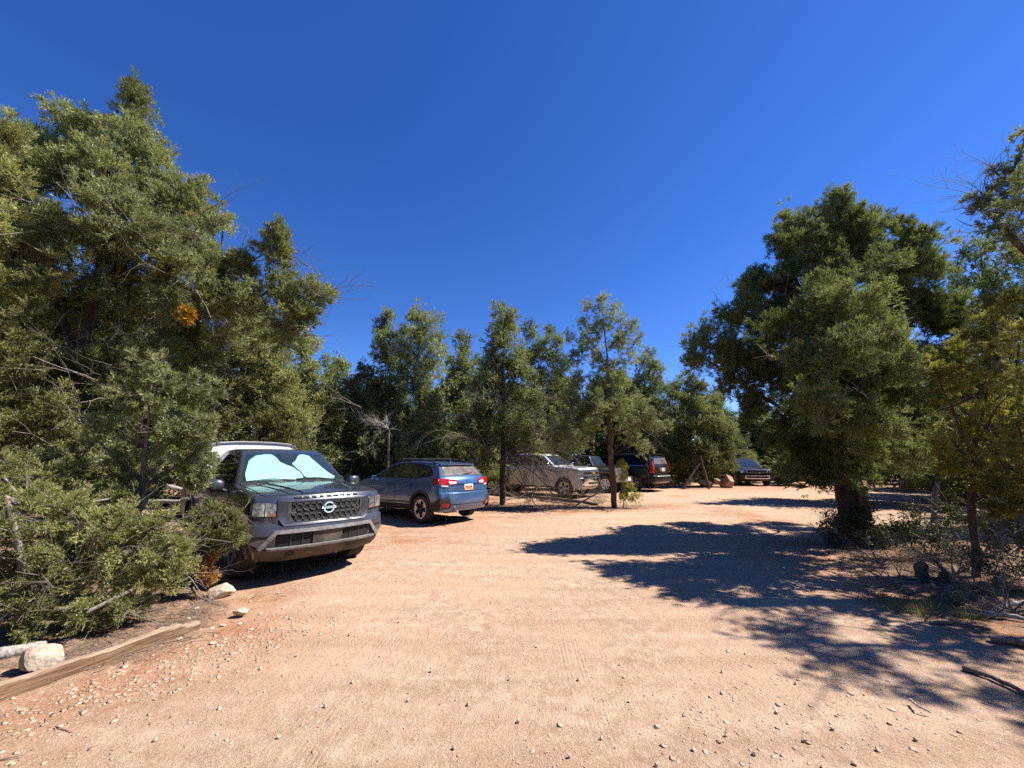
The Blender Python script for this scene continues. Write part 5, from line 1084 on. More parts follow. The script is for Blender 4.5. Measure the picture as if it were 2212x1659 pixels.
# ---- trees of the middle
MID = [
 ('juniper_tree', 'juniper with a double pointed top just right of the pickup cap', 655, 15.5, [(650, 745, 14), (672, 750, 10), (648, 775, 24), (668, 800, 26), (640, 830, 36), (690, 830, 30), (715, 840, 22), (660, 880, 46), (700, 900, 44), (630, 920, 40), (680, 950, 44), (640, 990, 40)], 'juniper', 'juniper_light', 60),
 ('juniper_tree', 'thin topped sparse juniper between the two taller crowns behind the blue car', 735, 17.5, [(722, 790, 14), (745, 800, 12), (732, 815, 18), (755, 850, 30), (720, 870, 34), (790, 880, 34), (750, 920, 44), (700, 940, 40), (780, 960, 40)], 'juniper', 'juniper', 40),
 ('juniper_tree', 'dark juniper with a narrow tip left of the round pinyon', 828, 16.5, [(838, 690, 9), (832, 712, 16), (845, 730, 18), (820, 745, 14), (838, 770, 28), (800, 800, 24), (850, 800, 30), (785, 840, 32), (830, 850, 42), (800, 900, 46), (850, 920, 46), (770, 940, 40), (830, 980, 46)], 'juniper', 'juniper', 50),
 ('pinyon_tree', 'round topped grey green pinyon standing above the blue car', 905, 16.0, [(905, 682, 20), (890, 700, 26), (925, 705, 26), (872, 725, 24), (945, 728, 20), (905, 745, 40), (870, 760, 26), (945, 765, 24), (895, 800, 40), (930, 805, 34), (860, 830, 30), (900, 860, 44), (940, 870, 36), (870, 910, 40), (925, 930, 50), (880, 960, 40), (950, 960, 34), (840, 950, 34)], 'needle', 'pinyon', 20),
 ('juniper_tree', 'juniper in the dip between the round pinyon and the tall dark spire', 1000, 17.5, [(1003, 740, 12), (1000, 765, 22), (980, 790, 26), (1015, 795, 26), (990, 840, 40), (1030, 850, 36), (970, 880, 40), (1010, 910, 48), (980, 960, 44), (1030, 970, 40)], 'juniper', 'juniper', 40),
 ('juniper_tree', 'tall dark juniper spire whose low dead limbs spread before the white pickup', 1085, 14.9, [(1088, 680, 9), (1083, 700, 18), (1095, 715, 20), (1072, 740, 22), (1095, 755, 30), (1060, 780, 28), (1125, 770, 24), (1085, 810, 42), (1130, 820, 34), (1050, 840, 36), (1100, 870, 46), (1060, 900, 42), (1145, 880, 34), (1110, 925, 40), (1040, 940, 34), (1150, 930, 28), (1060, 970, 26), (1110, 985, 24), (1040, 1005, 22), (1150, 965, 24)], 'juniper', 'juniper', 150),
 ('juniper_tree', 'juniper with twin small points between the dark spire and the trailside pinyon', 1160, 22.5, [(1140, 712, 12), (1152, 730, 18), (1190, 722, 10), (1195, 745, 20), (1170, 765, 30), (1140, 790, 28), (1210, 790, 24), (1180, 830, 42), (1215, 850, 36), (1150, 870, 36), (1200, 900, 44), (1170, 950, 40), (1220, 960, 36)], 'juniper', 'juniper', 50),
 ('pinyon_tree', 'small pinyon leaning out behind the trailside pinyon on its right', 1405, 26.5, [(1405, 770, 16), (1395, 790, 22), (1418, 800, 20), (1400, 830, 32), (1430, 850, 26), (1375, 860, 26), (1410, 890, 36), (1440, 910, 30), (1390, 930, 36), (1425, 960, 32)], 'needle', 'pinyon', 20),
 ('juniper_tree', 'broad juniper with foliage down to the ground right of the black SUV', 1510, 25.0, [(1482, 820, 14), (1475, 845, 24), (1510, 845, 22), (1455, 870, 22), (1500, 880, 36), (1540, 880, 26), (1470, 910, 34), (1530, 920, 40), (1565, 930, 24), (1490, 955, 40), (1550, 970, 34), (1575, 975, 18), (1520, 1000, 40), (1480, 1000, 30), (1565, 1010, 22), (1540, 1025, 24)], 'juniper', 'juniper', 60),
 ('juniper_tree', 'dark juniper rising behind the black SUV and the off roader', 1330, 27.0, [(1330, 830, 30), (1300, 860, 40), (1370, 860, 40), (1280, 900, 40), (1340, 910, 50), (1400, 910, 40), (1310, 950, 40), (1370, 955, 40), (1430, 950, 36)], 'juniper', 'juniper_dark', 20),
 ('juniper_tree', 'slim far juniper against the sky between the broad juniper and the big right one', 1605, 36.0, [(1605, 895, 8), (1600, 915, 14), (1618, 925, 14), (1600, 945, 20), (1630, 950, 18), (1590, 970, 18)], 'juniper', 'juniper_dark', 6),
]
for q, (nm, lab, u, y, lob, kd, mt, dd) in enumerate(MID):
    top = min(lob, key=lambda a: a[1]); near = y < 20
    tree(nm, lab, 'tree', base_at(u, y), [trunk_from(u, y, [(u+3, 900), ((u+top[0])/2, (900+top[1])/2), (top[0], top[1])])], PL([(a, b_, r*1.04, float(np.random.default_rng(q*50+i).uniform(-.5, .5))) for i, (a, b_, r) in enumerate(lob)], y, .95)+([] if q in (5, 10) else [(np.array([base_at(u, y)[0]+dx, y+dy, z]), rr, .9) for dx, dy, z, rr in ((-.9, -.3, 1.5, .8), (.8, -.5, 1.2, .75), (.1, -.9, 1.9, .8), (-.3, .8, 1.4, .8), (1.0, .5, 2.1, .8), (-1.2, .4, 2.3, .8), (-.2, -.6, .8, .6))]),
         kd, mt, 30 if kd == 'juniper' else 36, 11 if kd == 'juniper' else 9, .25 if kd == 'juniper' else .20, (kd, 13) if kd == 'juniper' else (kd, 18), .105, 40+q, .25, 'bark' if kd == 'juniper' else 'bark_pinyon', dd, 1.1 if near else 1.3, 1.15, group=None, dead_z=(.3, 4.0), dead_rad=.011, shell=.5)
# the pinyon on the island
tree('pinyon_tree', 'open pinyon with a straight bare lower trunk standing alone on the island', 'tree', (3.58, 14.03),
     [[np.array([3.58, 14.03, -.05])]+TP([(1322, 1020), (1316, 900), (1312, 780), (1300, 650)], 14.03), TP([(1314, 905), (1330, 940), (1370, 920, -.3), (1420, 890, -.5)], 14.03), TP([(1314, 890), (1260, 900, -.2), (1220, 930, -.4)], 14.03), TP([(1320, 985), (1365, 960, -.4), (1400, 940, -.6)], 14.03), TP([(1318, 960), (1270, 955, .3), (1215, 965, .4)], 14.03)],
     PL([(1300, 648, 10), (1298, 672, 20), (1272, 672, 15), (1330, 668, 14), (1260, 700, 20), (1300, 710, 34), (1345, 700, 22), (1238, 735, 16), (1370, 715, 17), (1275, 745, 32), (1335, 745, 34), (1375, 745, 18), (1245, 780, 26), (1300, 790, 36), (1360, 785, 24), (1250, 830, 30), (1310, 835, 38), (1350, 830, 26), (1235, 880, 36), (1285, 880, 36, -.5), (1340, 880, 38, -.4), (1385, 880, 26), (1405, 915, 28), (1240, 920, 36, -.4), (1210, 950, 32), (1285, 925, 30, .5), (1355, 920, 36, .3), (1430, 930, 24), (1270, 955, 26, -.6), (1225, 975, 22), (1365, 955, 22), (1395, 970, 12, -.6)], 14.03, .9),
     'needle', 'pinyon', 50, 8, .165, ('needle', 18), .10, 61, .19, 'bark_pinyon', 70, .8, up=.45, shell=.3, dead_z=(1.2, 4), dead_rad=.009, expo=.8, rise=.1)
tree('pinyon_sprig', 'small leafy sprig at the foot of the trailside pinyon trunk', 'plant', (3.85, 13.85),
     [[np.array([3.85, 13.85, 0.0])]+TP([(1345, 1050), (1352, 1020)], 13.85)], PL([(1348, 1035, 10), (1358, 1060, 12), (1345, 1075, 10), (1372, 1078, 8), (1340, 1010, 8)], 13.8), 'needle', 'pinyon_yellow', 220, 7, .15, ('needle', 18), .015, 62, .10, 'bark_grey')

# ---- right side
b = (6.90, 8.23)
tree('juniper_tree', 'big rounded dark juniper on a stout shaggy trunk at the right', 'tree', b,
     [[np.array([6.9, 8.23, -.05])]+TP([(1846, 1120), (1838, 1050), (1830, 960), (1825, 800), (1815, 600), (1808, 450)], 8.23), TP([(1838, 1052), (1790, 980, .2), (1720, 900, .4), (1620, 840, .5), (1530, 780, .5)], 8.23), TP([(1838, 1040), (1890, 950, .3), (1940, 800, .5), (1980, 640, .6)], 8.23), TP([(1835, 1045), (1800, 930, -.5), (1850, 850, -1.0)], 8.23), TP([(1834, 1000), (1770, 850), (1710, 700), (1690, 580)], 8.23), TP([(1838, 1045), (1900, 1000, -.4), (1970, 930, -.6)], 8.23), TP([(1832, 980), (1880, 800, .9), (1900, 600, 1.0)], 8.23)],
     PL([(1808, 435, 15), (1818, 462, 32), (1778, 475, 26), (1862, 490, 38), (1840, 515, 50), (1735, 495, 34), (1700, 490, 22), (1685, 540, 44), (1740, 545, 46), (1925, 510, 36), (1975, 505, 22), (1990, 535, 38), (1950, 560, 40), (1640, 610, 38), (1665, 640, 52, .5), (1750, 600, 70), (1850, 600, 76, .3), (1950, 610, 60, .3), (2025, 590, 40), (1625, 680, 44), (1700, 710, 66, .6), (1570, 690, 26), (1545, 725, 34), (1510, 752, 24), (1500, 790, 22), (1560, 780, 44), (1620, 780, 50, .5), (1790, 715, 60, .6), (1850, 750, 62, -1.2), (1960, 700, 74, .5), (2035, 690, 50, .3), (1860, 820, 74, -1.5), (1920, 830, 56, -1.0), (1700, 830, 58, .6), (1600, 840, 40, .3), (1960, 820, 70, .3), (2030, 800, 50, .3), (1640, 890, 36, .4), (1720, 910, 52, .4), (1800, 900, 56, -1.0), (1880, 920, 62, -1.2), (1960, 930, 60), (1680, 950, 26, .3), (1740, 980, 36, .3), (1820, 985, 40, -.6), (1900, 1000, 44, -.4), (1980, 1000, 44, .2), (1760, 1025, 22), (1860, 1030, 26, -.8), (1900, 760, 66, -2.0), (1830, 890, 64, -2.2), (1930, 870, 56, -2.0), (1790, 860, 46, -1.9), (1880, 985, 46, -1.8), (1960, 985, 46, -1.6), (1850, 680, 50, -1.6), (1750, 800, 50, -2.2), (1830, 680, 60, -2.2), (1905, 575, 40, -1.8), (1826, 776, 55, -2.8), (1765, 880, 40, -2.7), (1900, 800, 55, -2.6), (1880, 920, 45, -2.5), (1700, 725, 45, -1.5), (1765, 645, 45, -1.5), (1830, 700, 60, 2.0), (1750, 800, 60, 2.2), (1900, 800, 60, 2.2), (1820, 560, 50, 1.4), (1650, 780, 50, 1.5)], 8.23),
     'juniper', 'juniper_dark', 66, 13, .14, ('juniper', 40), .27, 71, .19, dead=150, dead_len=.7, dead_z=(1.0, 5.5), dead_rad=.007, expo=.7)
b = base_at(2150, 9.5)
tree('juniper_tree', 'juniper filling the gap behind the big rounded one, at the right edge', 'tree', b,
     [trunk_from(2150, 9.5, [(2145, 900), (2130, 700), (2120, 560)])],
     PL([(2110, 540, 28), (2150, 560, 40), (2090, 580, 34), (2190, 600, 60), (2110, 640, 60), (2170, 700, 70), (2090, 720, 60), (2220, 740, 80), (2120, 800, 70), (2190, 850, 70), (2080, 860, 60), (2150, 930, 60), (2220, 940, 60), (2090, 960, 50)], 9.5),
     'juniper', 'juniper_dark', 26, 11, .20, ('juniper', 13), .14, 72, .22, dead=80, dead_len=.9, dead_z=(1, 5))
b = (9.0, 5.3)
tree('pinyon_tree', 'tall open pinyon leaning in from the right edge, bare limbs between its tufts', 'tree', b,
     [[np.array([9.0, 5.3, -.05]), np.array([9.0, 5.3, 2.5]), np.array([8.95, 5.3, 5]), np.array([8.95, 5.3, 7.6])], TP([(2400, 640), (2290, 600), (2200, 520), (2130, 455)], 5.3), TP([(2380, 560), (2280, 500), (2190, 440), (2120, 425)], 5.3), TP([(2330, 420), (2250, 400), (2160, 380)], 5.3)],
     PL([(2210, 303, 9), (2202, 340, 13), (2188, 372, 13), (2212, 400, 18), (2150, 372, 7), (2172, 395, 9), (2192, 430, 16), (2165, 462, 13), (2130, 415, 8), (2112, 430, 7), (2140, 440, 8), (2118, 455, 5), (2220, 460, 24), (2150, 492, 13), (2185, 500, 15), (2222, 520, 26), (2165, 520, 11), (2390, 290, 60), (2290, 340, 50), (2400, 380, 90), (2290, 430, 60), (2270, 560, 56), (2380, 540, 90), (2280, 650, 60), (2400, 700, 90, .5), (2250, 610, 34)], 5.3),
     'needle', 'pinyon', 36, 2, .12, ('needle', 34), .13, 73, .08, 'bark_pinyon', 90, .7, up=.45, shell=.35, dead_rad=.006, dead_z=(2, 6))
OFF = [(np.array([8.8+dx, 4.25+dy, z]), r*1.1, .8) for dx, dy, z, r in ((0, 0, 6.9, .4), (-.7, .2, 6.4, .45), (.6, -.1, 6.2, .5), (-1.3, 0, 5.9, .4), (-1.5, -.5, 5.4, .4), (-.9, .8, 5.5, .5), (-.6, -.9, 5.6, .5), (-1.8, .4, 4.9, .4), (-1.2, -1.1, 4.7, .4), (-1.0, .1, 4.4, .5), (-1.6, -.2, 3.9, .4), (-1.1, .9, 3.7, .4), (1.0, .6, 4.6, .8), (1.0, -.8, 4.0, .8), (-1.5, .5, 3.1, .35), (-1.2, -.7, 2.8, .35))]
tree('pinyon_tree', 'pinyon outside the picture whose branching shadow falls on the lower right dirt', 'tree', (8.8, 4.25),
     [[np.array([8.8, 4.25, -.05]), np.array([8.8, 4.25, 3]), np.array([8.75, 4.25, 6.6])]]+[[np.array([8.8, 4.25, z-.5]), np.array([8.8+q*.5, 4.25+w*.5, z-.15]), np.array([8.8+q, 4.25+w, z])] for q, w, z in ((-1.3, 0, 5.9), (-1.8, .4, 4.9), (-1.2, -1.1, 4.7), (-1.6, -.2, 3.9), (-1.1, .9, 3.7))],
     OFF, 'needle', 'pinyon', 46, 7, .12, ('needle', 18), .12, 76, .12, 'bark_pinyon', 30, .7, up=.45, shell=.35, dead_rad=.007)
b = (6.47, 5.79)
tree('pinyon_sapling', 'thin stemmed young pinyon on the verge, yellow green boughs at the right edge', 'tree', b,
     [[np.array([6.47, 5.79, -.03])]+TP([(2108, 1180), (2098, 1080), (2110, 950), (2140, 800), (2150, 700)], 5.79), TP([(2105, 1000), (2050, 880, -.1), (2020, 800, -.1)], 5.79), TP([(2104, 960), (2160, 880, -.3), (2210, 830, -.4)], 5.79), TP([(2098, 1090), (2150, 1060, -.3), (2212, 1080, -.5)], 5.79)],
     PL([(2150, 700, 34), (2110, 740, 40), (2170, 760, 44), (2060, 770, 38), (2030, 810, 34), (2100, 820, 44), (2190, 830, 46, -.2), (2060, 850, 40), (2140, 890, 44), (2210, 900, 50, -.3), (2080, 930, 36), (2170, 960, 44, -.2), (2040, 980, 26), (2110, 1000, 30), (2190, 1030, 44, -.3), (2070, 1010, 18), (2140, 1050, 30, -.2), (2220, 1090, 36, -.4), (2160, 1105, 20, -.3), (2190, 820, 44, -.9), (2205, 740, 44, -1.0), (2215, 900, 44, -1.0), (2185, 660, 36, -.8), (2220, 980, 40, -1.0), (2230, 820, 50, -1.4), (2240, 920, 50, -1.4)], 5.79, .75),
     'needle', 'pinyon_yellow', 75, 7, .115, ('needle', 34), .045, 74, .12, 'bark_pinyon', 70, .5, up=.3, shell=.3, dead_rad=.005, dead_z=(1, 3.5))
# leafy shrubs at the foot of the big trunk and along the verge
def shrub(name, label, base, lobes, seed, per=150, size=.12, y=7.0, tw=30):
    g = np.random.default_rng(seed); x, yy = base; z = float(gz(x, yy)); tr = []
    for k in range(7): a = g.random()*6.283; tr.append([np.array([x, yy, z-.02]), np.array([x+.10*math.cos(a), yy+.10*math.sin(a), z+.03]), np.array([x+.35*math.cos(a), yy+.3*math.sin(a), z+.35+.3*g.random()])])
    return tree(name, label, 'shrub', base, tr, PL(lobes, y, .8), 'leaf', 'shrub', per*1.7, 4, size, ('leaf', 9), .018, seed, .07, 'bark_brush', tw, .5, up=.5, shell=.1, dead_rad=.004)
shrub('leafy_shrub', 'dark small leaved shrub round the foot of the big rounded juniper trunk', (7.0, 7.75), [(1800, 1130, 26), (1830, 1150, 36), (1870, 1140, 36), (1790, 1170, 20), (1840, 1190, 34), (1900, 1170, 36), (1870, 1110, 24), (1770, 1145, 14), (1880, 1210, 30)], 81, 150, .13, 7.75)
shrub('leafy_shrub', 'tangled leafy shrub with arching stems between the stout trunk and the thin sapling', (7.3, 6.7), [(1950, 1160, 40), (2000, 1180, 44), (1960, 1110, 24), (2040, 1150, 36), (1920, 1210, 34), (2060, 1200, 36), (2010, 1230, 34), (1985, 1140, 30)], 82, 110, .12, 6.7)
shrub('leafy_shrub', 'grey green shrub at the right edge under the yellow pinyon boughs', (7.2, 5.3), [(2140, 1200, 40), (2180, 1170, 40), (2200, 1230, 44), (2150, 1250, 36), (2110, 1230, 26), (2230, 1190, 50), (2090, 1270, 26)], 83, 120, .10, 5.3)

shrub('leafy_shrub', 'sparse grey shrub standing beyond the tangled one at the verge back', (8.6, 7.0), [(2080, 1130, 36), (2130, 1120, 40), (2180, 1100, 40), (2050, 1110, 30), (2150, 1150, 36)], 84, 90, .12, 7.0)
# ---- farther trees, copies of three kinds
FAR = [tree('far_tree', 'x', 'tree', (0, 60, 0), [[np.array([0, 60, -.05]), np.array([.1, 60, 2.5]), np.array([0, 60, 5.6])]],
      [(np.array([math.cos(a)*q, 60+math.sin(a)*q, z]), r, .95) for a, q, z, r in L], 'juniper', mt, 20, 9, .32, ('juniper', 13), .14, 90+k, .34, dead=20, dead_len=1.2, dead_rad=.012, fat=1.3)
      for k, (L, mt) in enumerate((([(0, 0, 5.6, .5), (1, .5, 4.8, .8), (3, .6, 4.6, .8), (5, .5, 4.4, .8), (0, 1.2, 3.4, 1.1), (1.6, 1.2, 3.2, 1.1), (3.2, 1.2, 3.4, 1.1), (4.8, 1.2, 3.0, 1.1), (.8, 1.6, 1.9, 1.1), (2.4, 1.6, 1.8, 1.1), (4, 1.6, 1.9, 1.1), (5.6, 1.6, 1.7, 1.1), (1, 1.3, .9, .9), (3.5, 1.4, .9, .9), (5.2, 1.2, .9, .9)], 'juniper_dark'),
                                   ([(0, .2, 5.0, .6), (2, .8, 4.5, .7), (4, .5, 4.7, .7), (1, 1.0, 3.6, 1.1), (3, 1.3, 3.2, 1.2), (5, 1.1, 3.5, 1.1), (0, 1.7, 2.2, 1.1), (2, 1.8, 2.0, 1.1), (4, 1.6, 2.1, 1.2), (.7, 1.5, 1.0, 1.0), (2.8, 1.6, 1.0, 1.0), (4.9, 1.5, 1.0, 1.0)], 'juniper'),
                                   ([(0, 0, 6.6, .35), (1, .3, 5.8, .6), (4, .4, 5.2, .7), (2, .5, 4.4, .9), (5, .7, 3.8, 1.0), (0, .9, 3.2, 1.1), (2.2, 1.0, 2.5, 1.1), (4.2, 1.1, 2.0, 1.1), (1, 1.2, 1.3, 1.0), (3.4, 1.2, 1.1, 1.0), (5.5, 1.1, 1.2, .9)], 'juniper_dark')))]
def copy_tree(src):
    c = src.copy(); COL.objects.link(c)
    for ch in src.children: d = ch.copy(); COL.objects.link(d); d.parent = c
    return c
KINDL = ['rounded dark juniper in the wood beyond the parked vehicles', 'mid green bushy juniper in the wood beyond the parked vehicles', 'pointed dark juniper in the wood beyond the parked vehicles']
fg = np.random.default_rng(17); used = [False]*3
SPOT = [(-20, 24), (-15.5, 26), (-11.5, 22.5), (-8.2, 24), (-5.2, 21.5), (-2.0, 24), (1.2, 26.5), (-17, 17), (-13, 14.5), (-10.5, 17.5), (-22, 12), (-16, 9.5), (-12.5, 9), (-19, 6.5), (4.5, 30), (9.5, 31.5), (13, 34), (17.5, 32), (21.5, 33.5), (25.5, 31), (19.8, 37), (24, 39), (29, 36), (33, 31), (28.5, 26.5), (24.5, 21.5), (20.5, 17.5), (16.5, 14.6), (13.6, 15.8), (23, 15), (18.5, 11.5), (27, 18), (-26, 20), (-9, 30), (-3, 32), (15.5, 39), (11, 38), (32, 24), (21, 9.5), (15.4, 9.2), (22.5, 28)]
for x, y in SPOT:
    k = int(fg.integers(0, 3)); o = FAR[k] if not used[k] else copy_tree(FAR[k]); used[k] = True
    s = fg.uniform(.85, 1.2); o.location = (x, y, float(gz(x, y))-.03); o.rotation_euler = (0, 0, fg.random()*6.283); o.scale = (s, s, s*fg.uniform(.9, 1.1))
    tag(o, KINDL[k], 'tree', KINDL[k].replace('juniper', 'junipers'))
for q, (x, y, s) in enumerate(((-5.6, 16.2, .40), (-4.2, 17.2, .45), (-7.2, 15.2, .42), (-2.6, 17.0, .38), (-8.6, 13.4, .45), (-.9, 19.8, .42), (-9.5, 15.6, .5), (-6.6, 17.8, .5), (9.4, 27.0, .4), (11.6, 27.6, .45), (-6.9, 13.2, .33), (17.2, 29.0, .45), (18.4, 26.0, .4), (14.2, 30.0, .5))):
    o = copy_tree(FAR[q % 3 if q % 3 != 2 else 1]); o.name = 'juniper_bush'; o.location = (x, y, float(gz(x, y))-.15); o.rotation_euler = (0, 0, fg.random()*6.283); o.scale = (s*1.2, s*1.2, s)
    tag(o, 'low juniper bush in the shade under the trees behind the parked vehicles', 'bush', 'low bushes behind the vehicles')
for k in range(3):
    if not used[k]: bpy.data.objects.remove(FAR[k])
# unseen trees added behind the camera to block low sky light
for x, y in ((-9, -6), (-5, -11), (0, -13), (5, -11), (10, -9), (-13, -1), (14, -4)):
    o = copy_tree(FAR[int(fg.integers(0, 3))]); s = fg.uniform(1.0, 1.3); o.location = (x, y, -.03); o.rotation_euler = (0, 0, fg.random()*6.28); o.scale = (s, s, s)
    tag(o, 'unseen juniper added behind the camera to block sky light', 'tree', 'junipers added behind the camera')
print('LEAFQUADS', sum(len(o.data.polygons) for o in bpy.data.objects if o.type == 'MESH' and o.name.startswith('foliage')), sum(len(m.polygons) for m in bpy.data.meshes))
# ---------------------------------------------------------------- rocks, timber, dead wood, small plants
M['rock_pale'] = rock_mat('pale_sandstone', (0.30, 0.22, 0.15), (0.66, 0.55, 0.41), 7)
M['rock_dirt'] = rock_mat('dusty_stone', (0.54, 0.385, 0.27), (0.68, 0.53, 0.40), 14)
M['rock_red'] = rock_mat('red_sandstone', (0.34, 0.16, 0.08), (0.58, 0.36, 0.22), 3)
M['timber'] = bark_mat('weathered_timber', (0.20, 0.13, 0.085), (0.50, 0.37, 0.26), 40, 40, 0.5)
def timber_mat(name, ang, ca, cb):
    m = bark_mat(name, ca, cb, 1, 1, 0.5); mp = [q for q in m.node_tree.nodes if q.type == 'MAPPING'][0]
    nn = m.node_tree.nodes; ll = m.node_tree.links; p = nn['Principled BSDF']; src = p.inputs['Base Color'].links[0].from_socket
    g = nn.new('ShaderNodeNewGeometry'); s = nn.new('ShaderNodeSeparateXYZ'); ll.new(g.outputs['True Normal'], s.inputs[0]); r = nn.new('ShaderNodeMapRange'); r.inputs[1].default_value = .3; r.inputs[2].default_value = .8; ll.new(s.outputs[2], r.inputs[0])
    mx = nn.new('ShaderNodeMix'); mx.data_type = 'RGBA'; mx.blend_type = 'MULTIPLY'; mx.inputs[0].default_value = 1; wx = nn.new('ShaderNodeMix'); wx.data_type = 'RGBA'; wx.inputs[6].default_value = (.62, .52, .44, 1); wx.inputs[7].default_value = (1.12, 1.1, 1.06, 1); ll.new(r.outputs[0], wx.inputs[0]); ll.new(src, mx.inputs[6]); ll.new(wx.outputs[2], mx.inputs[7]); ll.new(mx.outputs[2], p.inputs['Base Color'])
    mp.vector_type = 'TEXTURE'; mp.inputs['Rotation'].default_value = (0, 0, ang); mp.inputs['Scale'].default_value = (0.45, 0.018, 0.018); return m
def rock(name, label, c, size, mat, seed, rz=0, cuts=9, group=None, parent=None, rough=.05):
    g = np.random.default_rng(seed); V, F = ico(4); V = V.copy()
    for q in range(cuts): d = unit(g.normal(size=3)); k = .42+.33*g.random(); t = V@d; V = V-np.maximum(t-k, 0)[:, None]*d*.96
    n = vnoise(V[:, 0]*1.7+V[:, 2]+5*seed, V[:, 1]*1.7-V[:, 2], seed, 4, 2.0)-.5; V = V*(1+rough*4*n)[:, None]
    V = V/np.abs(V).max(0)*np.array(size)/2; ca, sa = math.cos(rz), math.sin(rz); V = np.stack([V[:, 0]*ca-V[:, 1]*sa, V[:, 0]*sa+V[:, 1]*ca, V[:, 2]], 1)
    me = np_mesh(name, V, F, mat, smooth=True); me.set_sharp_from_angle(angle=R(28))
    o = link(name, me); o.location = (c[0], c[1], float(gz(c[0], c[1]))+size[2]*.5*.72); return tag(o, label, 'rock', group)
def rpx(name, label, u0, v0, u1, v1, mat, seed, deep=.8, rz=.3, cuts=9, group=None):
    """rock whose picture spans u0..u1, v0..v1 and stands on the ground"""
    c = gnd((u0+u1)/2, v1); k = at((u0+u1)/2, v1, c[1])[1]; w = (u1-u0)*k; dep = w*deep
    d = ray((u0+u1)/2, v1); h = max(.02, (v1-v0)*k*1.02-dep*.5*CAMH/c[1]*.7); return rock(name, label, (c[0], c[1]+dep*.4), (w, dep, h/.8), mat, seed, rz, cuts, group)
rpx('rock', 'pale yellow block of rock against the back of the split timber', 20, 1408, 112, 1466, M['rock_pale'], 3, .7, .2)
rpx('rock', 'flat pale slab with a grey stain on the red dirt before the pickup wheel', 420, 1270, 486, 1299, M['rock_pale'], 4, .8, .5, 12)
rpx('rock', 'small squared pale stone between the flat slab and the gravel drift', 496, 1319, 528, 1338, M['rock_pale'], 5, .9, .3)
rpx('rock', 'lopsided tall tan boulder standing in front of the far black SUV', 1563, 1025, 1598, 1054, M['rock_red'], 6, .9, .2, 10)
rpx('rock', 'low tan boulder left of the tall one beside the broad juniper', 1512, 1037, 1546, 1053, M['rock_pale'], 7, .8, .1)
rpx('rock', 'half hidden tan rock behind the low boulder', 1543, 1035, 1560, 1047, M['rock_pale'], 8)
rpx('rock', 'flat red rock right of the far SUV under the juniper boughs', 1720, 1042, 1762, 1053, M['rock_red'], 9, .7)
rpx('rock', 'pale boulder seen through the gap behind the stout juniper trunk', 1960, 1035, 2000, 1062, M['rock_pale'], 10)
sg = np.random.default_rng(8)
for q, (u, v, w) in enumerate(((478, 1356, 13), (455, 1363, 10), (345, 1372, 16), (300, 1384, 12), (402, 1346, 11), (420, 1322, 10), (560, 1330, 9), (515, 1352, 9), (262, 1448, 18), (210, 1440, 12), (455, 1395, 18), (540, 1300, 7), (610, 1316, 8), (600, 1282, 7), (655, 1300, 7), (385, 1388, 10))):
    rpx('stone', 'pale chip of stone on the red dirt near the timber end', u-w/2, v-w*.34, u+w/2, v, M['rock_pale'], 30+q, .8, sg.random()*3, 8, 'pale stones by the timber')
for q, (u, v, w) in enumerate(((860, 1345, 8), (1060, 1300, 7), (760, 1482, 12), (880, 1520, 11), (700, 1535, 12), (1010, 1530, 13), (1120, 1565, 14), (980, 1620, 14), (1300, 1600, 14), (1420, 1570, 20), (1480, 1545, 16), (1560, 1500, 13), (1500, 1620, 16), (1360, 1520, 11), (1250, 1475, 11), (1340, 1440, 9), (1680, 1540, 15), (1740, 1600, 18), (1800, 1575, 14), (1900, 1620, 17), (1570, 1590, 13), (1630, 1630, 16), (1980, 1600, 14), (1720, 1480, 10), (640, 1420, 9), (560, 1450, 12), (470, 1540, 14), (820, 1420, 9), (900, 1330, 7), (1160, 1400, 8), (330, 1610, 16), (600, 1600, 14), (1230, 1640, 14), (1420, 1655, 16), (1100, 1475, 9), (930, 1455, 9), (1560, 1455, 9), (1850, 1650, 18))):
    rpx('stone', 'loose pale stone lying on the packed dirt of the open lot', u-w*.32, v-w*.20, u+w*.32, v, M['rock_dirt'], 60+q, .9, sg.random()*3, 8, 'loose stones on the lot')

def lump_log(mb, pts, r, n=10, seed=0, jit=.12):
    g = np.random.default_rng(seed); P = [np.array(p, float) for p in pts]; Q = []; RR = []
    for i in range(len(P)-1):
        for k in range(6): Q.append(P[i]+(P[i+1]-P[i])*k/6+g.normal(0, min(r*.12, .006), 3)); RR.append(r*(1+g.normal(0, jit*.35))*(1-.3*(i+k/6)/max(1, len(P)-1)))
    Q.append(P[-1]); RR.append(r*.62); b = len(mb.V); mb.tube(Q, RR, n)
    for i in range(b, len(mb.V)): v = np.array(mb.V[i])+g.normal(0, r*.04, 3); mb.V[i] = tuple(v)
def log(name, label, cat, pts, r, mat='bark_dead', seed=0, group=None):
    mb = MB(); lump_log(mb, pts, r, 10, seed); return tag(mb.obj(name, M[mat], None, 50), label, cat, group)
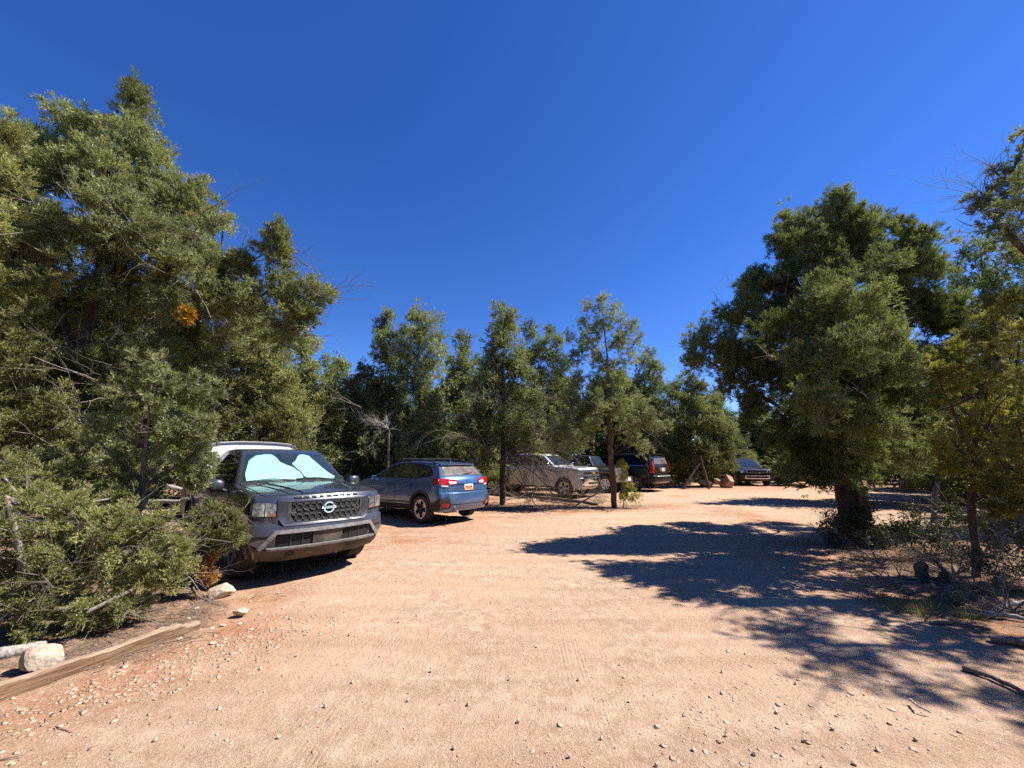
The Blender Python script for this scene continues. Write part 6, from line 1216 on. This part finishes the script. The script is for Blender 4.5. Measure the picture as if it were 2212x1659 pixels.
# split timber edging with a notched end
p0, p1 = gnd(0, 1521), gnd(426, 1364); d = (p1-p0); L = np.linalg.norm(d); d /= L; ex = 1.3; p0 = p0-d*ex; L += ex; nrm = np.array([-d[1], d[0], 0])
V = []; F = []; N = 46; tg = np.random.default_rng(4); prof = [(0, -.02), (-.004, .045), (-.002, .088), (.006, .096), (.066, .100), (.072, .093), (.074, -.02)]
for i in range(N+1):
    t = i/N; end = t > .955; base = p0+d*L*t; z = float(gz(base[0], base[1])); bow = .018*math.sin(t*5)+.010*math.sin(t*11)
    for j, (a, h) in enumerate(prof):
        hh = h*(.62 if end and h > .05 else 1)+tg.normal(0, .0022)+.006*math.sin(t*9+j); q = base+nrm*(a+bow+tg.normal(0, .0022)); V.append((q[0], q[1], z+hh))
m_ = len(prof)
for i in range(N):
    for j in range(m_-1): F.append((i*m_+j, i*m_+j+1, (i+1)*m_+j+1, (i+1)*m_+j))
F += [tuple(range(m_)), tuple(range(N*m_, (N+1)*m_))]
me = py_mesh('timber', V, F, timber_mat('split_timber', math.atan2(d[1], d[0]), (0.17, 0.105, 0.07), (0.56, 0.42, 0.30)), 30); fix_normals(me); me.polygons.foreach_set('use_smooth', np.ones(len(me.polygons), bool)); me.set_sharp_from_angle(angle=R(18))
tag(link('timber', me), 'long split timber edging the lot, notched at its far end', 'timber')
a = gnd(-60, 1446); b = gnd(94, 1415); log('log', 'short barked log lying behind the pale yellow rock', 'log', [a+[0, 0, .07], b+[0, 0, .07]], .055, 'bark_dead', 2)
# log rails behind the pickup
for q, (u0, v0, u1, v1, y, r) in enumerate(((225, 1077, 430, 1084, 9.6, .055), (340, 1042, 420, 1064, 9.9, .06), (350, 975, 430, 998, 10.1, .065), (150, 1040, 330, 1052, 10.0, .05))):
    log('log_rail', ('lowest grey log rail just above the red ground left of the pickup', 'slanting pale log rail behind the pickup rear wheel', 'topmost log rail showing behind the pickup bed', 'log rail deep in shade behind the shrubs')[q], 'rail', [at(u0, v0, y)[0], at((u0+u1)/2, (v0+v1)/2+2, y)[0], at(u1, v1, y)[0]], r, 'bark_dead', 20+q)
for q, (u, y) in enumerate(((250, 9.8), (420, 10.05))):
    x, yy = base_at(u, y); log('fence_post', 'rough post holding the log rails, '+('nearer the left shrubs' if q == 0 else 'by the pickup rear wheel'), 'post', [[x, yy, -.1], [x+.04, yy, .7], [x+.02, yy, 1.75]], .075, 'bark_dead', 25+q)
for q, (u0, v0, u1, v1) in enumerate(((362, 1085, 405, 1120), (378, 1100, 420, 1118))):
    a, b = gnd(u0, v0+8), gnd(u1, v1+8); log('stick', 'thin grey stick on the red ground left of the pickup', 'stick', [a+[0, 0, .12], b+[0, 0, .03]], .018, 'bark_dead', 27+q, 'sticks left of the pickup')
# brush of bare limbs before the white pickup, log and stick on the island
def brush(name, label, origin, dirs, seed, rad, mat='bark_brush', sub=3, L0=1.0, parts=None, sag=.35, cat='brush'):
    g = np.random.default_rng(seed); A = []; B = []; ra = []; rb = []; st = [(np.array(o, float), np.array(dd, float), L0*(.8+.4*g.random()), rad, 0) for o in [origin] for dd in dirs]
    while st:
        p, dd, L, r, lv = st.pop(); n = 7; dd = unit(dd)
        for k in range(n):
            dd = unit(dd+g.normal(0, .13, 3)-np.array([0, 0, sag/n*(1+lv*.3)])); e = p+dd*L/n
            if e[2] < .03: e[2] = .03; dd[2] = abs(dd[2])*.3
            A.append(p); B.append(e); ra.append(r); rb.append(r*.87); r *= .87; p = e
            if lv < sub and g.random() < (.75 if lv < 2 else .45): st.append((e, unit(dd+g.normal(0, .6, 3)), L*.62*(.7+.5*g.random()), r*.7, lv+1))
    V, F = tubes(np.array(A), np.array(B), np.array(ra), np.array(rb), 5)
    return tag(link(name, np_mesh(name, V, F, M[mat], smooth=True)), label, cat)
o1 = at(1075, 1000, 14.6)[0]
brush('dead_limb', 'tangle of bare drooping limbs in front of the white pickup', o1, [(1, -.2, .45), (1, -.5, .2), (.8, .1, .6), (1, -.1, .1), (.9, -.6, .5), (.6, -.4, .8), (-.5, -.5, .5)], 3, .03, 'bark_brush', 2, 2.4, sag=.9, cat='dead wood')
for q_, (u_, v_, y_) in enumerate(((1130, 985, 14.9), (1180, 975, 15.2))):
    brush('dead_limb', ('bare drooping limbs hanging over the white pickup door', 'bare drooping limbs hanging before the white pickup cab')[q_], at(u_, v_, y_)[0], [(1, -.2, .3), (.7, -.5, .0), (-.6, -.3, .2), (.8, -.2, -.3), (.2, -.4, .5)], 80+q_, .022, 'bark_brush', 2, 1.5, sag=.9, cat='dead wood')
o2 = gnd(1120, 1085); brush('dead_limb', 'low heap of dead twigs on the island ground beside the blue car', o2+np.array([0, 0, .15]), [(1, 0, .4), (1, -.3, .2), (-1, .2, .4), (.6, .3, .5), (-.8, -.2, .3), (.2, -.3, .6)], 4, .022, 'bark_brush', 3, 1.6, sag=.6, cat='dead wood')
for q_, (u_, v_) in enumerate(((1055, 1078), (1200, 1072), (1255, 1082))):
    brush('dead_limb', ('low dead twig heap right behind the blue car tail', 'low dead twig heap under the white pickup door', 'low dead twig heap ahead of the white pickup front wheel')[q_], gnd(u_, v_)+np.array([0, 0, .2]), [(1, 0, .5), (1, -.3, .2), (-1, .2, .5), (.4, .3, .7), (-.8, -.2, .4), (.2, -.3, .8)], 90+q_, .016, 'bark_brush', 3, 1.1, sag=.7, cat='dead wood')
a, b = gnd(1165, 1080), gnd(1292, 1093); log('log', 'fallen log on the island left of the trailside pinyon', 'log', [a+[0, 0, .09], (a+b)/2+[0, 0, .10], b+[0, 0, .06]], .075, 'bark_brush', 31)
a = gnd(1238, 1097); b = at(1332, 1042, 14.2)[0]; log('pole', 'thin dead pole leaning on the trailside pinyon trunk', 'pole', [a+[0, 0, .03], b], .03, 'bark_dead', 32)
# leaning dead trunks beside the black SUV
a = gnd(1476, 1056); log('leaning_log', 'pale forked dead trunk leaning right beside the black SUV', 'dead wood', [a, at(1492, 1028, a[1])[0], at(1512, 1000, a[1])[0]], .07, 'bark_grey', 33)
a = gnd(1532, 1056); log('leaning_log', 'dark leaning trunk crossing the pale dead one', 'dead wood', [a, at(1522, 1020, a[1])[0], at(1512, 985, a[1])[0]], .08, 'bark', 34)
# bleached branch spray behind the gap between the pickup and the blue car
o3 = at(840, 925, 13.6)[0]; brush('dead_snag', 'bleached bare branch spray in the gap between the grey pickup and the blue car', o3, [(-1, -.3, .5), (-1, -.1, .25), (-.9, -.4, .0), (-.8, -.2, -.3), (-1, .2, .1)], 6, .016, 'bark_dead', 3, .75, sag=-.1, cat='dead wood')
x, y = base_at(838, 13.9); log('leaning_log', 'thin standing dead stem under the bleached branch spray', 'dead wood', [[x, y, -.05], [x+.02, y, 1.0], [x, y-.1, 2.6]], .055, 'bark_brush', 36)
for q, (uu, vv, y, dirs) in enumerate(((1100, 940, 15.9, [(-1, -.3, .2), (-.9, -.2, -.2)]), (780, 880, 14.6, [(-1, -.3, .5), (-.8, -.3, .3)]))):
    brush('dead_limb', ('bleached limb hooking left of the dark spire juniper', 'bleached limb reaching left over the blue car')[q], at(uu, vv, y)[0], dirs, 60+q, .022, 'bark_grey', 2, 1.2, sag=.2, cat='dead wood')
# right verge: bleached wood, prickly pear, grass, sticks
for q, (u0, v0, u1, v1, r, m) in enumerate(((2140, 1375, 2290, 1412, .035, 'bark_grey'), (2110, 1322, 2260, 1352, .025, 'bark_dead'), (2130, 1325, 2240, 1300, .028, 'bark_dead'), (2010, 1340, 2130, 1352, .018, 'bark_brush'), (1880, 1262, 2000, 1252, .012, 'bark_dead'), (2080, 1440, 2230, 1500, .02, 'bark_brush'), (1960, 1245, 2040, 1262, .014, 'bark_dead'))):
    a, b = gnd(u0, v0+6), gnd(u1, v1+6); a[2] = float(gz(a[0], a[1]))+r*.8; b[2] = float(gz(b[0], b[1]))+r*.9
    log('fallen_branch', ('thick bleached branch at the right edge of the verge', 'long bleached branch above the thick one on the verge', 'short bleached branch crossing near the cactus pads', 'thin brown branch lying along the verge', 'slim pale stick under the leafy shrub', 'dark branch in the lower right shade', 'pale stick before the cactus pads')[q], 'branch', [a, (a+b)/2+np.array([.03, .06, .01]), b], r, m, 40+q)
for q, (u, v) in enumerate(((1900, 1225), (2010, 1215), (2110, 1280), (2190, 1330), (1960, 1290), (2060, 1250))):
    brush('dead_brush', ('dry twig brush at the near foot of the stout trunk', 'dry twig brush under the tangled leafy shrub', 'dry twig brush around the thin sapling stem', 'dry twig brush at the right edge by the bleached wood', 'dry twig brush nearest the road on the verge', 'dry twig brush between the cactus clumps')[q], gnd(u, v)+np.array([0, 0, .03]), [(1, 0, .6), (-1, -.3, .5), (-.3, 1, .7), (.4, -.9, .5), (-.8, .4, .9), (.2, .2, 1)], 120+q, .010, 'bark_grey' if q % 2 else 'bark_brush', 3, .55, sag=.4, cat='brush')
a, b, c_ = gnd(1968, 1519), gnd(1985, 1538), gnd(2012, 1545); log('stick', 'curved thin stick on the dirt at the shadow edge, lower right', 'stick', [a+[0, 0, .02], b+[0, 0, .035], c_+[0, 0, .015]], .008, 'bark_dead', 48)
a, b, c_ = gnd(415, 1276), gnd(424, 1295), gnd(462, 1307); log('root', 'curved dark root beside the flat pale slab', 'root', [a+[0, 0, .05], b+[0, 0, .03], c_+[0, 0, .015]], .014, 'bark_brush', 49)
a = at(2008, 1108, 9.0)[0]; log('leaning_log', 'leaning pale stump behind the stout juniper on its right', 'dead wood', [[a[0], a[1], -.05], at(2018, 1075, 9.0)[0], at(2026, 1040, 9.0)[0]], .06, 'bark_grey', 50)
M['cactus'] = pmat('cactus_pad', (0.085, 0.115, 0.06), 0.6, 0, 0, 0.3, 0.35, 30)
M['spine'] = pmat('cactus_spine', (0.55, 0.48, 0.36), 0.6)
def cactus(label, u, v, n, seed):
    g = np.random.default_rng(seed); p = gnd(u, v); z = float(gz(p[0], p[1])); t = thing('prickly_pear', label, 'cactus', (p[0], p[1], z)); V0, F0 = ico(3); done = []
    for k in range(n):
        if done and g.random() < .4: q = done[g.integers(0, len(done))]; base = q[0]+q[1]*.85
        else: base = np.array([g.normal(0, .16), g.normal(0, .12), 0.0])
        h = .10+.06*g.random(); up = unit(np.array([g.normal(0, .35), g.normal(0, .35), 1.0])); nn = unit(np.cross(up, g.normal(size=3))); s = np.cross(up, nn)
        P = base+up*h*.5+V0[:, 2:3]*up*h*.55+V0[:, 0:1]*s*h*.40+V0[:, 1:2]*nn*.013; o = link('pad', np_mesh('pad', P, F0, M['cactus'], smooth=True), t); done.append((base, up*h))
        A = []; B = []
        for _ in range(22): a, r = g.random()*6.283, math.sqrt(g.random())*.9; q = base+up*h*.5+up*h*.55*r*math.sin(a)+s*h*.4*r*math.cos(a); d_ = unit(nn*(1 if g.random() < .5 else -1)+g.normal(0, .4, 3)); A.append(q); B.append(q+d_*.028)
        v_, f_ = tubes(np.array(A), np.array(B), np.full(len(A), .0012), np.full(len(A), .0006), 3); link('spines', np_mesh('spines', v_, f_, M['spine']), o)
    return t
cactus('prickly pear clump in the shade below the leafy shrubs, farther one', 2002, 1258, 9, 1); cactus('prickly pear clump nearest the grass tufts on the verge', 2062, 1300, 10, 2); cactus('prickly pear clump under the grey green shrub at the edge', 2140, 1290, 9, 3)
def tuft_of_grass(label, u, v, n, h, seed, group=None):
    g = np.random.default_rng(seed); p = gnd(u, v); p[2] = float(gz(p[0], p[1])); b = np.stack([g.normal(0, h*.25, n), g.normal(0, h*.25, n), np.zeros(n)], 1); d_ = unit(np.stack([b[:, 0]*3+g.normal(0, .25, n)*h, b[:, 1]*3+g.normal(0, .25, n)*h, np.full(n, h)], 1))
    V = leaf_quads(b, d_, h*(.5+.7*g.random(n)), np.full(n, .006), g).reshape(-1, 3); o = link('grass_tuft', np_mesh('grass_tuft', V, np.arange(len(V)).reshape(-1, 4), M['grass'], g.random(n))); o.location = p; tag(o, label, 'grass', group)
for q, (u, v) in enumerate(((1935, 1318), (1965, 1308), (1990, 1330), (2020, 1322), (1905, 1300), (2090, 1335), (2180, 1285))): tuft_of_grass('thin dry grass tuft on the shaded right verge', u, v, 90, .16, 70+q, 'grass tufts on the verge')
tuft_of_grass('green grass tuft at the foot of the trailside pinyon, left side', 1292, 1088, 160, .30, 90); tuft_of_grass('smaller grass tuft farther left along the island edge', 1235, 1092, 90, .2, 91)
# litter: twigs, needles and bark flakes under the trees
M['litter'] = bark_mat('litter_twigs', (0.10, 0.065, 0.045), (0.42, 0.32, 0.24), 20, 20, 0.2)
lg = np.random.default_rng(12); X = []; 
for (x0, x1, y0, y1, n) in ((-5.2, -2.6, 2.3, 5.6, 5200), (4.2, 8.6, 2.6, 8.8, 8000), (-1.2, 4.8, 12.8, 14.9, 2200), (-10, -4, 5, 11, 1500)):
    x = lg.uniform(x0, x1, n); y = lg.uniform(y0, y1, n); lit, red = zones(x, y); k = lg.random(n) < .06+.94*lit; X.append(np.stack([x[k], y[k]], 1))
X = np.concatenate(X); n = len(X); a = lg.random(n)*6.283; Ls = .02+.16*lg.random(n)**3; d_ = np.stack([np.cos(a), np.sin(a), lg.normal(0, .10, n)], 1); P = np.stack([X[:, 0], X[:, 1], gz(X[:, 0], X[:, 1])+.006], 1)
V, F = tubes(P-d_*Ls[:, None]/2, P+d_*Ls[:, None]/2, .0015+.022*Ls*lg.random(n), .001+.014*Ls*lg.random(n), 3); o = link('litter', np_mesh('litter', V, F, M['litter'])); tag(o, 'fallen twigs and needles under the trees', 'litter', None, 'stuff')
